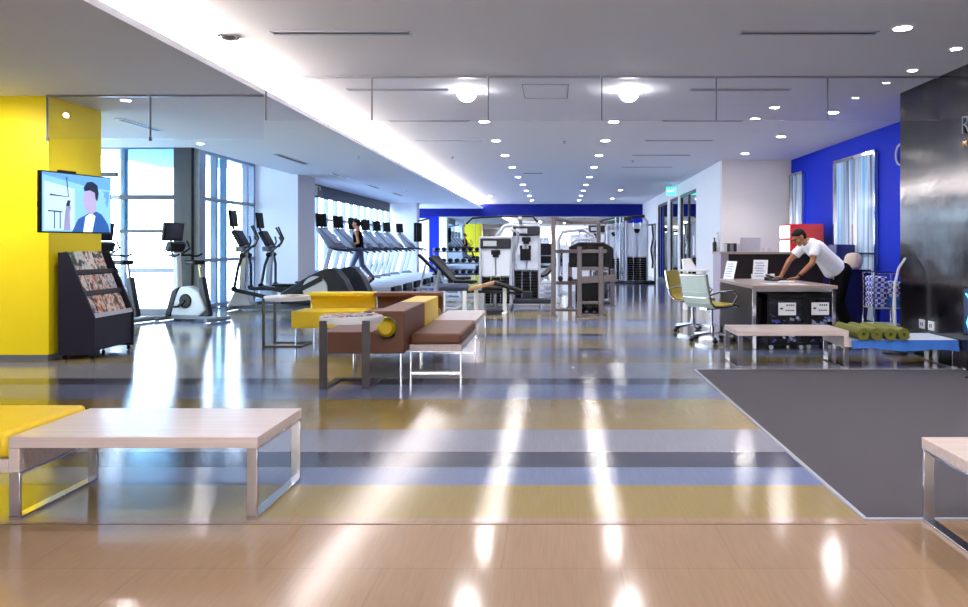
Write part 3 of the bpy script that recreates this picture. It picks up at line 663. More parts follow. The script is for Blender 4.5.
def treadmill(label, loc, rz=0):
    t = thing('treadmill', label, 'treadmill', loc, rz, 'row of treadmills along the windows')
    MB().bx(.1, 2.02, -.42, -.27, .05, .22).bx(.1, 2.02, .27, .42, .05, .22).bx(.1, .5, -.42, .42, .05, .2).build('deck_frame', 'lgrey', t, .02)
    MB().bx(.4, 2.0, -.27, .27, .14, .19).build('running_belt', 'dgrey', t)
    MB().bx(1.98, 2.08, -.44, .44, .02, .21).build('rear_roller_cap', 'black', t, .02)
    MB().prism([(.02, .03), (.55, .03), (.55, .2), (.42, .30), (.10, .26)], -.4, .4, 'y').build('motor_cover', 'grey', t, .03)
    for sg in (-1, 1):
        MB().bar((.22, sg*.4, .2), (.50, sg*.4, 1.2), .05, .12, (1, 0, 0)).build('upright', 'silver', t, .01)
        MB().tube([(.42, sg*.4, 1.2), (.60, sg*.42, 1.14), (.95, sg*.42, 1.10), (1.05, sg*.41, 1.04)], .026).build('handrail', 'dgrey', t)
    MB().prism([(.08, 1.66), (.16, 1.70), (.66, 1.20), (.60, 1.12), (.42, 1.16)], -.38, .38, 'y').build('console', 'grey', t, .02)
    MB().bar((.22, 0, 1.655), (.56, 0, 1.31), .56, .012).build('console_face', 'lgrey', t)
    MB().box((.12, 0, 1.88), (.05, .34, .34), (0, -.1, -.55)).bar((.16, 0, 1.6), (.12, 0, 1.8), .08, .04).build('display', 'black', t, .01)
    return t
t0 = treadmill('treadmill closest to the white column, nobody on it', (-6.0, 19.0, 0))
for i, y in enumerate((20.5, 22, 23.5, 25, 26.5, 28.0)):
    dup(t0, (-6.0+(.0 if y < 28 else .15), y, 0), 0, 'treadmill under the walking person in dark clothes' if i == 0 else f'empty treadmill in the window row, {ORD[i-1]} beyond the walking person')

# wall television beyond the treadmills
t = thing('wall_television', 'dark television turned edge-on on the far white column', 'television', (-5.17, 28.7, 1.75), -.6)
MB().bx(-.03, .03, -.2, .2, -.38, .35).build('bezel', 'black', t, .01)
MB().bar((0, 0, .2), (-.04, 0, .2), .1, .1).bar((.0, .05, .42), (.5, .1, .5), .1, .06).build('wall_bracket', 'dgrey', t)

# ------------------------------------------------------------------ strength machines
def stack_tower(t, x0, x1, y, z1, frame='silver', head=True, arched=False, sub=''):
    """one selectorised weight tower, parts under t; front face towards -y"""
    w = .05
    f = MB()
    f.bx(x0, x0+w, y-.06, y+.3, 0, z1).bx(x1-w, x1, y-.06, y+.3, 0, z1).bx(x0, x1, y-.06, y+.3, 0, .07)
    if arched:
        c = (x0+x1)/2; R = (x1-x0)/2
        f.tube([(c+R*.92*math.cos(math.radians(a)), y+.1, z1-.05+R*.55*math.sin(math.radians(a))) for a in range(0, 181, 15)], .03)
    else: f.bx(x0, x1, y-.05, y+.28, z1-.06, z1)
    f.build('tower_frame', frame, t, .01)
    h = z1*.36
    st = MB()
    n = 10
    for k in range(n): st.bx(x0+w+.02, x1-w-.02, y+.02, y+.2, .1+k*h/n, .1+(k+.85)*h/n)
    st.build('weight_stack', 'black', t)
    c_ = (x0+x1)/2
    MB().bx(x0+w, c_-.012, y-.03, y-.02, h+.13, z1-.2).build('shroud', 'shroud', t)
    MB().bx(c_+.012, x1-w, y-.03, y-.02, h+.13, z1-.2).build('shroud', 'shroud', t)
    MB().bx(x0+w, x1-w, y+.23, y+.25, .08, z1-.07).build('rear_panel', 'shroud', t)
    for q in (.35, .65): MB().tube([(x0+(x1-x0)*q, y+.01, .07), (x0+(x1-x0)*q, y+.01, z1-.05)], .012, 8).build('guide_rod', 'chrome', t)
    if head:
        hd = MB().bx(x0+.02, x1-.02, y-.09, y-.05, z1-.24, z1-.04).build('header_box', 'dgrey', t, .02)
        MB().bx(x0+.08, (x0+x1)/2+.02, y-.096, y-.09, z1-.19, z1-.09).build('instruction_placard', 'lgrey', hd)
    MB().bx((x0+x1)/2-.09, (x0+x1)/2+.09, y-.06, y-.032, z1-.36, z1-.27).bx((x0+x1)/2-.06, (x0+x1)/2+.06, y-.06, y-.032, z1-.41, z1-.35).build('stack_top_plate', 'black', t)
t = thing('weight_machine', 'silver weight stack machine with rounded header behind the tan bench', 'gym machine', (-1.12, 14.7, 0))
stack_tower(t, -.32, .32, 0, 1.42)
MB().tube([(.3, .1, .9), (.42, 0, 1.3), (.44, -.1, 1.5), (.3, -.1, 1.55)], .03).build('press_arm', 'silver', t)
MB().bx(-.2, .2, -.42, -.1, .38, .46).build('seat_pad', 'kvinyl', t, .03)
MB().tube([(0, -.26, .0), (0, -.26, .38)], .035).bar((0, -.4, .03), (0, 0, .03), .3, .06).build('seat_post', 'steel', t)
t = thing('pulldown_machine', 'tall lat pulldown machine with long curved bar behind the tan bench', 'gym machine', (-.52, 15.6, 0))
stack_tower(t, -.33, .26, 0, 1.68)
MB().tube([(-1.25, -.3, 1.68), (-1.12, -.3, 1.80), (-.6, -.3, 1.83), (.1, -.25, 1.84), (.2, -.2, 1.72)], .02).build('pulldown_bar', 'black', t)
MB().tube([(-.7, .2, .9), (-.66, .2, 1.45), (-.5, .2, 1.65), (-.1, .1, 1.72), (.25, 0, 1.7)], .035).bar((-.15, 0, 1.70), (-.15, -.32, 1.80), .07, .06).build('overhead_frame', 'silver', t)
MB().box((-.05, -.08, 1.05), (.22, .05, .24)).box((-.14, -.08, 1.2), (.05, .05, .08)).box((.04, -.08, 1.2), (.05, .05, .08)).build('cable_handle_block', 'black', t)
MB().box((.1, -.45, .12), (.75, .35, .09)).box((.0, -.45, .22), (.2, .15, .2)).build('foot_platform', 'dgrey', t, .02)
# sloped bench in front
t = thing('sloped_gym_bench', 'sit-up bench, tan pad and black sloping backrest on white legs', 'gym bench', (-1.1, 13.7, 0))
MB().bar((-.43, 0, .44), (.04, 0, .565), .34, .07).build('tan_pad', 'tvinyl', t, .02)
MB().bar((.04, 0, .565), (.55, 0, .40), .34, .06).build('black_pad', 'kvinyl', t, .02)
for x in (-.30, .22): MB().bx(x-.035, x+.035, -.05, .05, .03, .47).bx(x-.04, x+.04, -.25, .25, 0, .04).build('leg', 'white', t, .01)
MB().bar((-.34, 0, .40), (.5, 0, .37), .06, .05).bx(-.1, .2, -.22, .22, 0, .07).build('base_frame', 'dgrey', t)
# black roller bench further left
t = thing('roller_bench', 'low bench with slate blue padded rollers beside the brown seats', 'gym bench', (-1.85, 14.0, 0))
MB().lathe([(.06, -.28), (.075, -.26), (.075, .26), (.06, .28)], (.0, 0, .46), 18, 'x').build('padded_roller', 'navyvinyl', t)
MB().lathe([(.05, -.12), (.06, -.10), (.06, .10), (.05, .12)], (.25, .25, .40), 18, 'x').build('padded_roller', 'kvinyl', t)
for x in (-.2, .2): MB().bx(x-.035, x+.035, -.04, .04, 0, .42).build('leg', 'white', t, .01)
MB().tube([(.2, 0, .15), (.05, 0, .05), (-.15, 0, .06)], .03).bar((.2, 0, .3), (.5, .3, .33), .05, .05).bx(.35, .55, .2, .4, 0, .33).build('base_frame', 'silver', t)

# rack frame
t = thing('power_rack', 'bronze painted weight rack frame with wide dark pad in the centre', 'gym rack', (.0, 13.0, 0))
def px(x, d): return (x-553)*d/750
y0 = 0.0
for (x, yy, z1) in ((px(553.5, 13.1), .1, 1.75), (px(579.5, 13), 0, 1.22), (px(601, 13), 0, 1.22), (px(612.5, 15.4), 2.4, .75), (px(598.5, 15), 2.0, 1.70), (px(570, 15), 2.0, .9)):
    MB().bx(x-.04, x+.04, yy-.04, yy+.04, .0, z1).bx(x-.07, x+.07, yy-.08, yy+.08, 0, .02).build('post', 'bronze', t, .006)
b = MB()
x1, x2, x3 = px(553.5, 13.1), px(579.5, 13), px(601, 13)
b.bar((x1, .1, 1.14), (x2, .0, 1.14), .06, .06).bar((x2, 0, 1.14), (x3+.1, 0, 1.14), .06, .06).bar((x2, 0, .84), (x3+.12, 0, .84), .06, .06)
b.bar((x1, .1, .59), (x2, 0, .59), .06, .06).bar((x1, .1, .12), (x2, 0, .12), .05, .05).bar((x2, 0, .25), (x3, 0, .25), .05, .05).bar((x2, 0, .64), (x3+.25, 0, .68), .06, .12)
b.bar((x3, 0, 1.16), (x3+.2, 2.4, .75), .05, .05).bar((x1, .1, 1.72), (px(570, 15), 2, 1.70), .06, .06).bar((px(570, 15), 2, 1.70), (px(598.5, 15), 2, 1.70), .06, .06).bar((x3, 0, .3), (x3+.2, 2.4, .3), .05, .05)
b.bx(x2, x3, .0, .5, .0, .06)
b.build('cross_bars', 'bronze', t, .006)
MB().prism([(x2-.18, .86), (x3+.22, .86), (x3+.22, 1.2), (x3+.05, 1.30), (x2, 1.30), (x2-.18, 1.22)], .06, .30, 'y').build('wide_pad', 'kvinyl', t, .02)
dr = MB()
dr.bx(x2+.03, x3-.03, .35, .40, .08, .62)
dr.build('back_plate', 'black', t)
for i, (xx, zz, lb) in enumerate(((.52, .28, 'left'), (.66, .28, 'middle'), (.79, .28, 'right'))):
    o = MB().sph((0, 0, .08), (.07, .07, .07), 14, 9).tube([(-.04, 0, .12), (-.045, 0, .18), (0, 0, .21), (.045, 0, .18), (.04, 0, .12)], .012).lathe([(.045, 0), (.05, .02)], n=14).build('kettlebell', 'black')
    o.location = (xx, 13.18, .062); tag(o, f'{lb} black kettlebell on the base plate of the bronze rack', 'kettlebell', 'kettlebells in the rack')
for i, (xx, yy, zz) in enumerate(((.13, 13.05, .62), (.30, 13.03, .62))):
    o = MB().tube([(0, -.1, .04), (0, .1, .04)], .012).lathe([(.04, -.12), (.045, -.11), (.045, -.06), (.04, -.05)], (0, 0, .045), 12, 'y').lathe([(.04, .05), (.045, .06), (.045, .11), (.04, .12)], (0, 0, .045), 12, 'y').build('dumbbell', 'black')
    o.location = (xx, yy, zz); tag(o, 'black dumbbell on the low rail of the bronze rack, '+('left one' if i == 0 else 'right one'), 'dumbbell', 'dumbbells on the bronze rack')

# silver arched press machine behind the rack
t = thing('press_machine', 'silver arched press machine standing behind the bronze rack', 'gym machine', (.52, 17.0, 0))
MB().tube([(-.4, 0, 0), (-.4, 0, 1.35), (-.3, 0, 1.55), (.15, 0, 1.6), (.4, 0, 1.45), (.4, 0, 0)], .045).build('arch_frame', 'silver', t)
MB().tube([(-.1, -.3, 1.0), (-.1, -.3, 1.3), (.0, -.3, 1.38), (.35, -.3, 1.38), (.42, -.3, 1.2)], .035).bar((-.4, 0, .05), (-.4, -.9, .05), .07, .07).bar((.4, 0, .05), (.4, -.9, .05), .07, .07).build('press_arm', 'silver', t)
MB().bx(-.3, .3, -.02, .04, .2, 1.25).build('frosted_panel', 'shroud', t)
MB().bx(-.2, .2, -.85, -.35, .42, .5).bx(-.03, .03, -.6, -.54, 0, .42).build('seat_pad', 'kvinyl', t, .02)

# multi cable station
t = thing('cable_station', 'large multi-tower cable station with white shrouds at the right', 'gym machine', (0, 24.6, 0))
stack_tower(t, 2.38, 3.12, 0, 2.05, 'silver', False, True)
stack_tower(t, 1.80, 2.28, .5, 1.95, 'silver', False)
stack_tower(t, 1.35, 1.78, 1.3, 1.85, 'silver', False)
for x in (2.30, 2.20, 2.05): MB().tube([(x, -.1, .1), (x, -.1, 2.15)], .028).build('upright', 'chrome', t)
MB().tube([(1.4, 1.2, 1.9), (1.7, .7, 2.1), (2.0, .2, 2.15), (2.4, -.1, 2.15), (3.0, 0, 2.2)], .05).bar((1.6, .9, 1.95), (2.6, -.1, 2.12), .1, .12).build('overhead_frame', 'dgrey', t)
MB().lathe([(.5, 0), (.5, .06)], (2.75, 0, 0), 24).bx(2.0, 3.3, -.25, .5, 0, .08).bx(1.3, 2.2, .4, 1.7, 0, .06).build('base_plate', 'dgrey', t, .02)
for k, x in enumerate((3.22, 3.28)):
    MB().tube([(x, -.25, 1.9), (x+.03, -.27, 1.5), (x-.04, -.27, 1.1), (x+.02, -.26, .7), (x, -.25, .5)], .03).build('hanging_rope', 'lgrey' if k else 'dgrey', t)
MB().bar((3.1, 0, 1.9), (3.3, -.25, 1.92), .05, .05).tube([(3.32, -.2, 0.0), (3.32, -.2, 1.95)], .03).build('rope_hook', 'dgrey', t)

t = thing('weight_machine', 'slim black and white stack machine left of the cable station', 'gym machine', (1.25, 21.5, 0))
stack_tower(t, -.25, .25, 0, 1.85)
MB().bx(-.2, .2, -.6, -.2, .4, .48).bx(-.04, .04, -.45, -.37, 0, .4).bx(-.18, .18, -.2, -.12, .5, 1.05).build('seat_pad', 'kvinyl', t, .02)

# dumbbell racks by the mirror
def dumbbell_rack(label, loc, W, n):
    t = thing('dumbbell_rack', label, 'dumbbell rack', loc)
    f = MB()
    for x in (-W/2, W/2): f = MB(); f.bar((x, .25, 0), (x, .1, 1.15), .06, .08, (0, 1, 0)).bar((x, -.3, .03), (x, .3, .03), .06, .06).build('end_frame', 'silver', t)
    for z, y in ((.35, -.1), (.7, .0), (1.05, .08)): MB().bx(-W/2, W/2, y-.14, y+.14, z-.03, z).build('shelf', 'dgrey', t)
    return t
def dumbbells(loc, W, n, where):
    base = None
    for r_, (z, y) in enumerate(((.35, -.1), (.7, 0), (1.05, .08))):
        for k in range(n):
            if base is None:
                base = MB().tube([(0, -.11, .07), (0, .11, .07)], .015, 8).lathe([(.055, -.15), (.065, -.14), (.065, -.07), (.055, -.06)], (0, 0, .066), 10, 'y').lathe([(.055, .06), (.065, .07), (.065, .14), (.055, .15)], (0, 0, .066), 10, 'y').build('dumbbell', 'black')
                o = base
            else:
                o = base.copy(); C.objects.link(o)
            o.location = (loc[0]-W/2+.12+(W-.24)*k/(n-1), loc[1]+y, z)
            tag(o, f'black dumbbell on the {["lowest","middle","top"][r_]} shelf of the {where}, {ORD[k]} from its left end', 'dumbbell', f'dumbbells on the {where}')
dumbbell_rack('grey three-shelf dumbbell rack standing before the mirror near the treadmills', (-2.8, 23.5, 0), 1.9, 9)
dumbbells((-2.8, 23.5, 0), 1.9, 9, 'far dumbbell rack')
# adjustable benches and plate machines in the middle distance
def gym_bench(label, loc, rz):
    t = thing('adjustable_bench', label, 'gym bench', loc, rz)
    MB().box((-.3, 0, .45), (.45, .28, .07)).build('seat_pad', 'kvinyl', t, .02)
    MB().bar((-.05, 0, .45), (.5, 0, .98), .28, .07).build('back_pad', 'kvinyl', t, .02)
    MB().bar((-.5, 0, .05), (.5, 0, .05), .08, .05).bar((-.3, 0, .05), (-.1, 0, .42), .06, .06).bar((.45, 0, .05), (.3, 0, .72), .05, .05).bar((-.5, -.25, .03), (-.5, .25, .03), .05, .05).bar((.5, -.25, .03), (.5, .25, .03), .05, .05).build('base_frame', 'silver', t)
    return t
gym_bench('black padded incline bench beside the treadmill ends', (-3.3, 21.2, 0), PI)
gym_bench('black padded incline bench between the rack and the pulldown machine', (-.2, 19.5, 0), .5)
gym_bench('black padded incline bench far back before the mirror', (-1.6, 27.5, 0), .2)
gym_bench('black padded incline bench in front of the far dumbbell rack', (-2.5, 18.3, 0), 2.6)
gym_bench('black padded incline bench close behind the slate blue rollers', (-2.2, 16.4, 0), 2.9)
t = thing('plate_loaded_machine', 'white framed squat machine with black plates seen beyond the pulldown', 'gym machine', (-.25, 24.5, 0))
MB().tube([(-.5, 0, 0), (-.35, 0, 1.1), (-.2, .0, 1.9)], .05).tube([(.5, 0, 0), (.35, 0, 1.1), (.2, 0, 1.9)], .05).bar((-.2, 0, 1.9), (.2, 0, 1.9), .08, .08).bar((-.6, 0, .05), (.6, 0, .05), .1, .08).bar((0, 0, .05), (0, 1, .05), .1, .08).build('frame', 'white', t)
for x in (-.55, .55):
    MB().lathe([(.001, -.05), (.22, -.05), (.22, .05), (.001, .05)], (x, -.1, .9), 20, 'x').build('weight_plate', 'black', t)
MB().tube([(-.75, -.1, .9), (.75, -.1, .9)], .02).build('bar', 'chrome', t)
MB().bx(-.2, .2, -.3, -.05, .5, .58).bx(-.2, .2, -.0, .08, .65, 1.3).build('pad', 'kvinyl', t, .02)
t = thing('plate_tree', 'black plate tree standing right of the bronze rack base', 'weight tree', (1.0, 15.9, 0))
MB().tube([(0, 0, .05), (0, 0, .8)], .035).bx(-.25, .25, -.2, .2, 0, .05).tube([(-.2, 0, .28), (.2, 0, .28)], .018).tube([(-.2, 0, .58), (.2, 0, .58)], .018).build('stand', 'dgrey', t)
for k, (x, z, rr) in enumerate(((-.12, .28, .17), (.12, .28, .17), (-.12, .58, .11), (.12, .58, .11))):
    o = MB().lathe([(.02, -.03), (rr, -.03), (rr, .03), (.02, .03)], (0, 0, 0), 22, 'x').build('weight_plate', 'rubber'); o.location = (1.0+x, 15.9, z)
    tag(o, f'{"large" if rr > .15 else "small"} black weight plate on the {"left" if x < 0 else "right"} side of the plate tree', 'weight plate', 'plates on the plate tree')

# ------------------------------------------------------------------ desk and counter area
t = thing('office_desk', 'desk with grey oak top and dark side panel beside the man', 'desk', (2.38, 8.95, 0))
MB().bx(0, 1.02, 0, 1.85, .725, .765).build('desk_top', 'woodd', t, .004)
MB().bx(.02, .05, .12, 1.8, .1, .722).build('side_panel', 'espresso', t)
MB().bx(.05, .98, 1.65, 1.68, .2, .722).build('modesty_panel', 'espresso', t)
for x, y in ((.03, .04), (.98, .04), (.03, 1.8), (.98, 1.8)): MB().bx(x-.022, x+.022, y-.022, y+.022, 0, .725).build('leg', 'chrome', t, .003)
MB().bx(.05, .98, .06, .1, .69, .725).build('cross_rail', 'steel', t)
t = thing('reception_counter', 'tall espresso counter with pale end panel behind the desk', 'counter', (2.57, 11.5, 0))
MB().bx(0, .12, 0, .55, 0, 1.11).build('end_panel', mat('lilac_grey_laminate', S(150, 144, 164), .4), t, .004)
MB().bx(.12, 1.6, .06, .1, 0, 1.11).bx(1.56, 1.6, .1, .55, 0, 1.11).build('front_panel', 'espresso', t)
MB().bx(-.01, 1.62, -.02, .57, 1.11, 1.145).build('counter_top', 'woodd', t, .004)
# on the counter
def put(o, loc, rz=0): o.location = loc; o.rotation_euler = (0, 0, rz); return o
z = 1.146
for k in range(5):
    o = MB().bx(-.022, .022, -.1, .1, 0, .12+.01*(k % 2)).build('file_box', ['lgrey', 'dgrey', 'grey', 'dgrey', 'lgrey'][k]); put(o, (2.68+k*.05, 11.75, z))
    tag(o, f'upright grey file standing on the counter, {ORD[k]} from the left', 'file', 'files on the counter')
t = thing('laptop', 'open silver laptop with its back to us on the tall counter', 'laptop', (3.09, 11.78, z))
MB().bx(-.16, .16, -.02, .2, 0, .015).build('keyboard_base', 'lgrey', t)
MB().box((0, -.03, .115), (.32, .01, .22), (.15, 0, 0)).build('lid', mat('laptop_shell', S(190, 190, 205), .35), t, .005)
for k, (x, h, m) in enumerate(((2.52, .22, 'dgrey'), (2.57, .30, 'lgrey'))):
    o = MB().lathe([(.03, 0), (.032, h*.6), (.012, h*.75), (.012, h*.9), (.016, h*.9), (.016, h)], n=14).build('spray_bottle', m); put(o, (x, 11.7, z))
    tag(o, ['small dark bottle at the left end of the counter', 'taller pale bottle at the left end of the counter'][k], 'bottle')
for k, x in enumerate((3.31, 3.41, 3.51)):
    o = MB().lathe([(.025, 0), (.045, .06), (.04, .06), (.022, .008)], n=14).build('cup', 'white'); put(o, (x, 11.75, z))
    tag(o, f'white cup on the counter right of the laptop, {ORD[k]} one', 'cup', 'cups on the counter')
# on the desk
zd = .766
def sign(label, loc, rz, w, h):
    t = thing('sign_holder', label, 'sign', loc, rz)
    MB().box((0, .03, h/2), (w, .006, h), (-.28, 0, 0)).build('sheet', 'paper', t)
    m = MB()
    for k in range(6): m.box((-w*.08*(k % 2), .022+(-.5+(.18+.13*k))*h*.28, h*(.18+.13*k)), (w*.6, .002, h*.035), (-.28, 0, 0))
    m.build('printed_lines', mat('blue_print', S(110, 140, 200), .6), t)
    MB().bx(-w/2, w/2, -.03, .08, 0, .004).build('foot', 'acrylic', t)
sign('white slanted notice in a stand at the middle of the desk', (2.88, 10.45, zd), -.5, .20, .28)
sign('narrow white slanted notice at the left edge of the desk', (2.47, 10.55, zd), -1.05, .20, .26)
for k, (x, y, a, lb) in enumerate(((2.75, 9.35, .2, 'loose white sheet at the front of the desk'), (3.08, 9.9, -.3, 'white sheet beside the near hand of the man'), (2.98, 9.25, .05, 'white sheet near the right front of the desk'))):
    o = MB().bx(-.105, .105, -.15, .15, 0, .002).build('paper_sheet', 'paper'); put(o, (x, y, zd), a); tag(o, lb, 'paper')
t = thing('desk_phone', 'black desk phone beside the notice on the desk', 'phone', (2.98, 10.2, zd), .4)
MB().prism([(-.08, 0), (.08, 0), (.08, .05), (-.08, .015)], -.07, .07, 'x').build('body', 'black', t)
MB().tube([(-.04, -.07, .045), (-.04, .07, .07)], .015).build('handset', 'black', t)
for k, (x, y) in enumerate(((2.84, 10.62), (2.93, 10.68), (3.02, 10.62), (3.12, 10.68))):
    o = MB().lathe([(.03, 0), (.036, .07), (.03, .075), (.026, .01)], n=12).build('jar', ['white', 'grey', 'lgrey', 'white'][k]); put(o, (x, y, zd))
    tag(o, f'small jar on the desk behind the notice, {ORD[k]} from the left', 'jar', 'small jars on the desk')
o = MB().bx(-.16, .16, -.09, .09, 0, .02).build('keyboard', 'black', bevel=.004); put(o, (3.12, 10.42, zd), .3) ; tag(o, 'black keyboard under the hands of the leaning man', 'keyboard')
# two bins with labels
def bin_(label, loc, w, seed):
    t = thing('storage_crate', label, 'crate', loc)
    f = MB(); h = .66
    for x in (-w/2, w/2): 
        for y in (0, .4): f.bx(x-.012, x+.012, y-.012, y+.012, .05, h)
    f.bx(-w/2, w/2, -.01, .01, h-.05, h).bx(-w/2, w/2, .39, .41, h-.05, h).bx(-w/2-.01, -w/2+.01, 0, .4, h-.05, h).bx(w/2-.01, w/2+.01, 0, .4, h-.05, h).bx(-w/2, w/2, -.01, .41, .05, .08)
    for k in range(7): f.bx(-w/2, w/2, -.006, 0, .10+.085*k, .115+.085*k)
    f.build('wire_frame', 'black', t)
    MB().bx(-w/2+.01, w/2-.01, .02, .38, .08, h-.06).build('liner', mat('dark_translucent_liner', S(22, 24, 44), .25), t)
    rnd = random.Random(seed); c = MB(); d = MB()
    for k in range(34):
        (c if k % 2 else d).box((rnd.uniform(-w/2+.05, w/2-.05), .0, rnd.uniform(.1, .38)), (rnd.uniform(.015, .05), .03, rnd.uniform(.01, .03)), (0, rnd.uniform(-1, 1), 0))
    a = c.build('bagged_contents', mat('blue_wrap', S(70, 84, 180), .3), t); a['kind'] = 'stuff'
    a = d.build('shiny_wrappers', mat('pale_wrap', S(170, 178, 200), .2), t); a['kind'] = 'stuff'
    MB().bx(-.105, .105, -.024, -.016, .41, .56).build('paper_label', 'paper', t)
    m = MB()
    for k in range(4): m.bx(-.01+.025*k, .006+.025*k, -.027, -.024, .52, .54); m.bx(-.02+.027*k, -.002+.027*k, -.027, -.024, .46, .475)
    m.bx(-.085, -.05, -.027, -.024, .48, .50)
    m.build('label_print', 'ink', t)
    for x in (-w/2+.04, w/2-.04): MB().lathe([(.025, -.012), (.025, .012)], (x, .02, .025), 12, 'y').build('castor', 'lgrey', t)
bin_('left black crate with white label under the desk', (2.80, 8.99, 0), .44, 3)
bin_('right black crate with white label under the desk', (3.21, 9.03, 0), .33, 5)

# office chairs
def office_chair(label, loc, rz):
    """faces local +x"""
    t = thing('office_chair', label, 'office chair', loc, rz)
    b = MB()
    for k in range(5):
        a = 2*PI*k/5+.3; b.bar((0, 0, .11), (.28*math.cos(a), .28*math.sin(a), .075), .035, .03)
    b.lathe([(.035, .08), (.035, .2), (.022, .2), (.022, .42)], n=14)
    b.build('star_base', 'chrome', t)
    for k in range(5):
        a = 2*PI*k/5+.3; x, y = .28*math.cos(a), .28*math.sin(a)
        MB().lathe([(.027, -.022), (.03, -.01), (.03, .01), (.027, .022)], (x, y, .03), 12, 'y').box((x, y, .062), (.02, .02, .03)).build('castor', 'black', t)
    # shell: side profile of seat and back
    pr = [(.25, .455), (.20, .475), (.0, .455), (-.18, .46), (-.25, .52), (-.29, .66), (-.33, .88)]
    def shell(dx, dz, w, th, sub):
        m = MB()
        for (a, b2) in zip(sub[:-1], sub[1:]):
            m.bar((a[0]+dx, 0, a[1]+dz), (b2[0]+dx, 0, b2[1]+dz), w, th)
        return m
    shell(0.012, .012, .43, .02, pr[:5]).build('seat_pad', 'olive', t, .004)
    shell(.016, .0, .43, .018, pr[4:]).build('backrest_pad', 'olive', t, .004)
    shell(-.008, -.008, .44, .016, pr).build('outer_shell', 'paleshell', t, .004)
    for sg in (-1, 1):
        MB().tube([(x, sg*.235, zz) for x, zz in pr], .014).build('side_rail', 'chrome', t)
        MB().tube([(-.28, sg*.245, .62), (-.12, sg*.27, .66), (.12, sg*.27, .66), (.20, sg*.265, .60), (.12, sg*.245, .47)], .013).build('armrest', 'chrome', t)
    MB().tube([(-.275, -.23, .58), (-.31, 0, .58), (-.275, .23, .58)], .01).build('back_brace', 'chrome', t)
    MB().tube([(-.345, -.22, .86), (-.355, 0, .86), (-.345, .22, .86)], .008).build('top_brace', 'chrome', t)
    MB().bar((-.15, 0, .43), (.15, 0, .43), .12, .03).build('seat_plate', 'chrome', t)
    return t
office_chair('office chair with pale back shell towards us, nearer the desk', (2.06, 9.75, 0), .6)
office_chair('office chair showing its olive green backrest, behind the pale one', (2.02, 10.85, 0), -.55)

# white pedestal behind the chairs
t = thing('wall_shelf_table', 'small white side stand holding a folder behind the office chairs', 'stand', (2.75, 14.6, 0))
MB().bx(-.25, .25, -.2, .2, .74, .77).bx(-.2, -.16, -.15, .15, 0, .74).bx(.16, .2, -.15, .15, 0, .74).build('stand_body', 'white', t)
o = MB().prism([(-.12, 0), (.14, 0), (.0, .22), (-.14, .2)], -.1, .1, 'y').build('document_tray', 'paper'); put(o, (2.66, 14.6, .771)); tag(o, 'white slanted document tray on the small white stand', 'tray')

# red drinks cooler
t = thing('drinks_cooler', 'red drinks cooler with white lit panels behind the man', 'cooler', (4.27, 13.5, 0))
MB().bx(.0, .61, 0, .6, .03, 1.63).build('cabinet', 'red', t, .02)
MB().bx(-.012, 0, .03, .57, 1.38, 1.6).build('lit_panel', 'glow', t)
MB().bx(-.012, 0, .03, .57, .85, 1.33).build('lit_panel', 'glow', t)
MB().bx(.04, .57, -.02, 0, .15, 1.55).build('door_panel', 'red', t, .01)
MB().bx(.06, .085, -.045, -.02, .7, 1.1).build('door_handle', 'chrome', t)
MB().bx(.04, .57, .04, .56, 0, .03).build('plinth', 'black', t)
# navy cabinet, sack, blue box
t = thing('storage_cabinet', 'dark navy tapered cabinet behind the man', 'cabinet', (4.50, 11.3, 0))
MB().prism([(-.16, 0), (.22, 0), (.3, .85), (-.2, .85)], 0, .4, 'y').build('body', mat('navy_laminate', S(20, 20, 60), .3), t, .01)
MB().bx(-.19, .29, -.01, .41, .85, .88).build('lid', mat('navy_laminate', S(20, 20, 60), .3), t)
o = MB().lathe([(.10, 0), (.135, .03), (.14, .09), (.13, .15), (.11, .20), (.08, .235), (.03, .25)], n=22)
for i_, v in enumerate(o.v):
    a_ = math.atan2(v[1], v[0]); q_ = 1+.10*math.sin(3*a_+v[2]*20)+.06*math.sin(7*a_); o.v[i_] = (v[0]*q_+v[2]*.12, v[1]*q_, v[2])
o = o.build('cloth_bag', 'beige'); put(o, (4.56, 11.45, .881)); tag(o, 'crumpled beige bag on the navy cabinet behind the man', 'bag')
t = thing('office_printer', 'dark blue printer on a stand beyond the beige bag', 'printer', (4.78, 12.4, 0))
MB().bx(-.16, .16, -.15, .2, .95, 1.26).bx(-.14, .14, -.2, -.15, 1.0, 1.06).build('body', mat('dark_blue_plastic', S(24, 34, 96), .3), t, .02)
MB().bx(-.15, .15, -.12, .18, 0, .95).build('stand', 'dgrey', t)
# towel shelf with checked towels
t = thing('towel_trolley', 'chrome towel trolley standing by the end of the black wall', 'trolley', (4.40, 10.05, 0))
f = MB()
for x in (-.16, .22):
    for y in (-.15, .2): f.tube([(x, y, .05), (x, y, .88)], .012)
f.tube([(-.16, -.15, .88), (.22, -.15, .88)], .012).tube([(-.16, .2, .88), (.22, .2, .88)], .012)
f.build('frame', 'chrome', t)
for zz in (.20, .42): MB().bx(-.16, .22, -.15, .2, zz-.015, zz).build('shelf', 'lgrey', t)
for x in (-.16, .22): MB().lathe([(.025, -.01), (.025, .01)], (x, -.15, .027), 12, 'y').build('castor', 'black', t)
def check_mat():
    m = bpy.data.materials.new('blue_white_check'); m.use_nodes = True; nt = m.node_tree; p = nt.nodes['Principled BSDF']
    tc = nt.nodes.new('ShaderNodeTexCoord'); ck = nt.nodes.new('ShaderNodeTexChecker'); ck.inputs['Scale'].default_value = 22
    ck.inputs['Color1'].default_value = S(40, 60, 190); ck.inputs['Color2'].default_value = S(225, 228, 240)
    nt.links.new(tc.outputs['Object'], ck.inputs['Vector']); nt.links.new(ck.outputs[0], p.inputs['Base Color']); p.inputs['Roughness'].default_value = .9; return m
ck = check_mat()
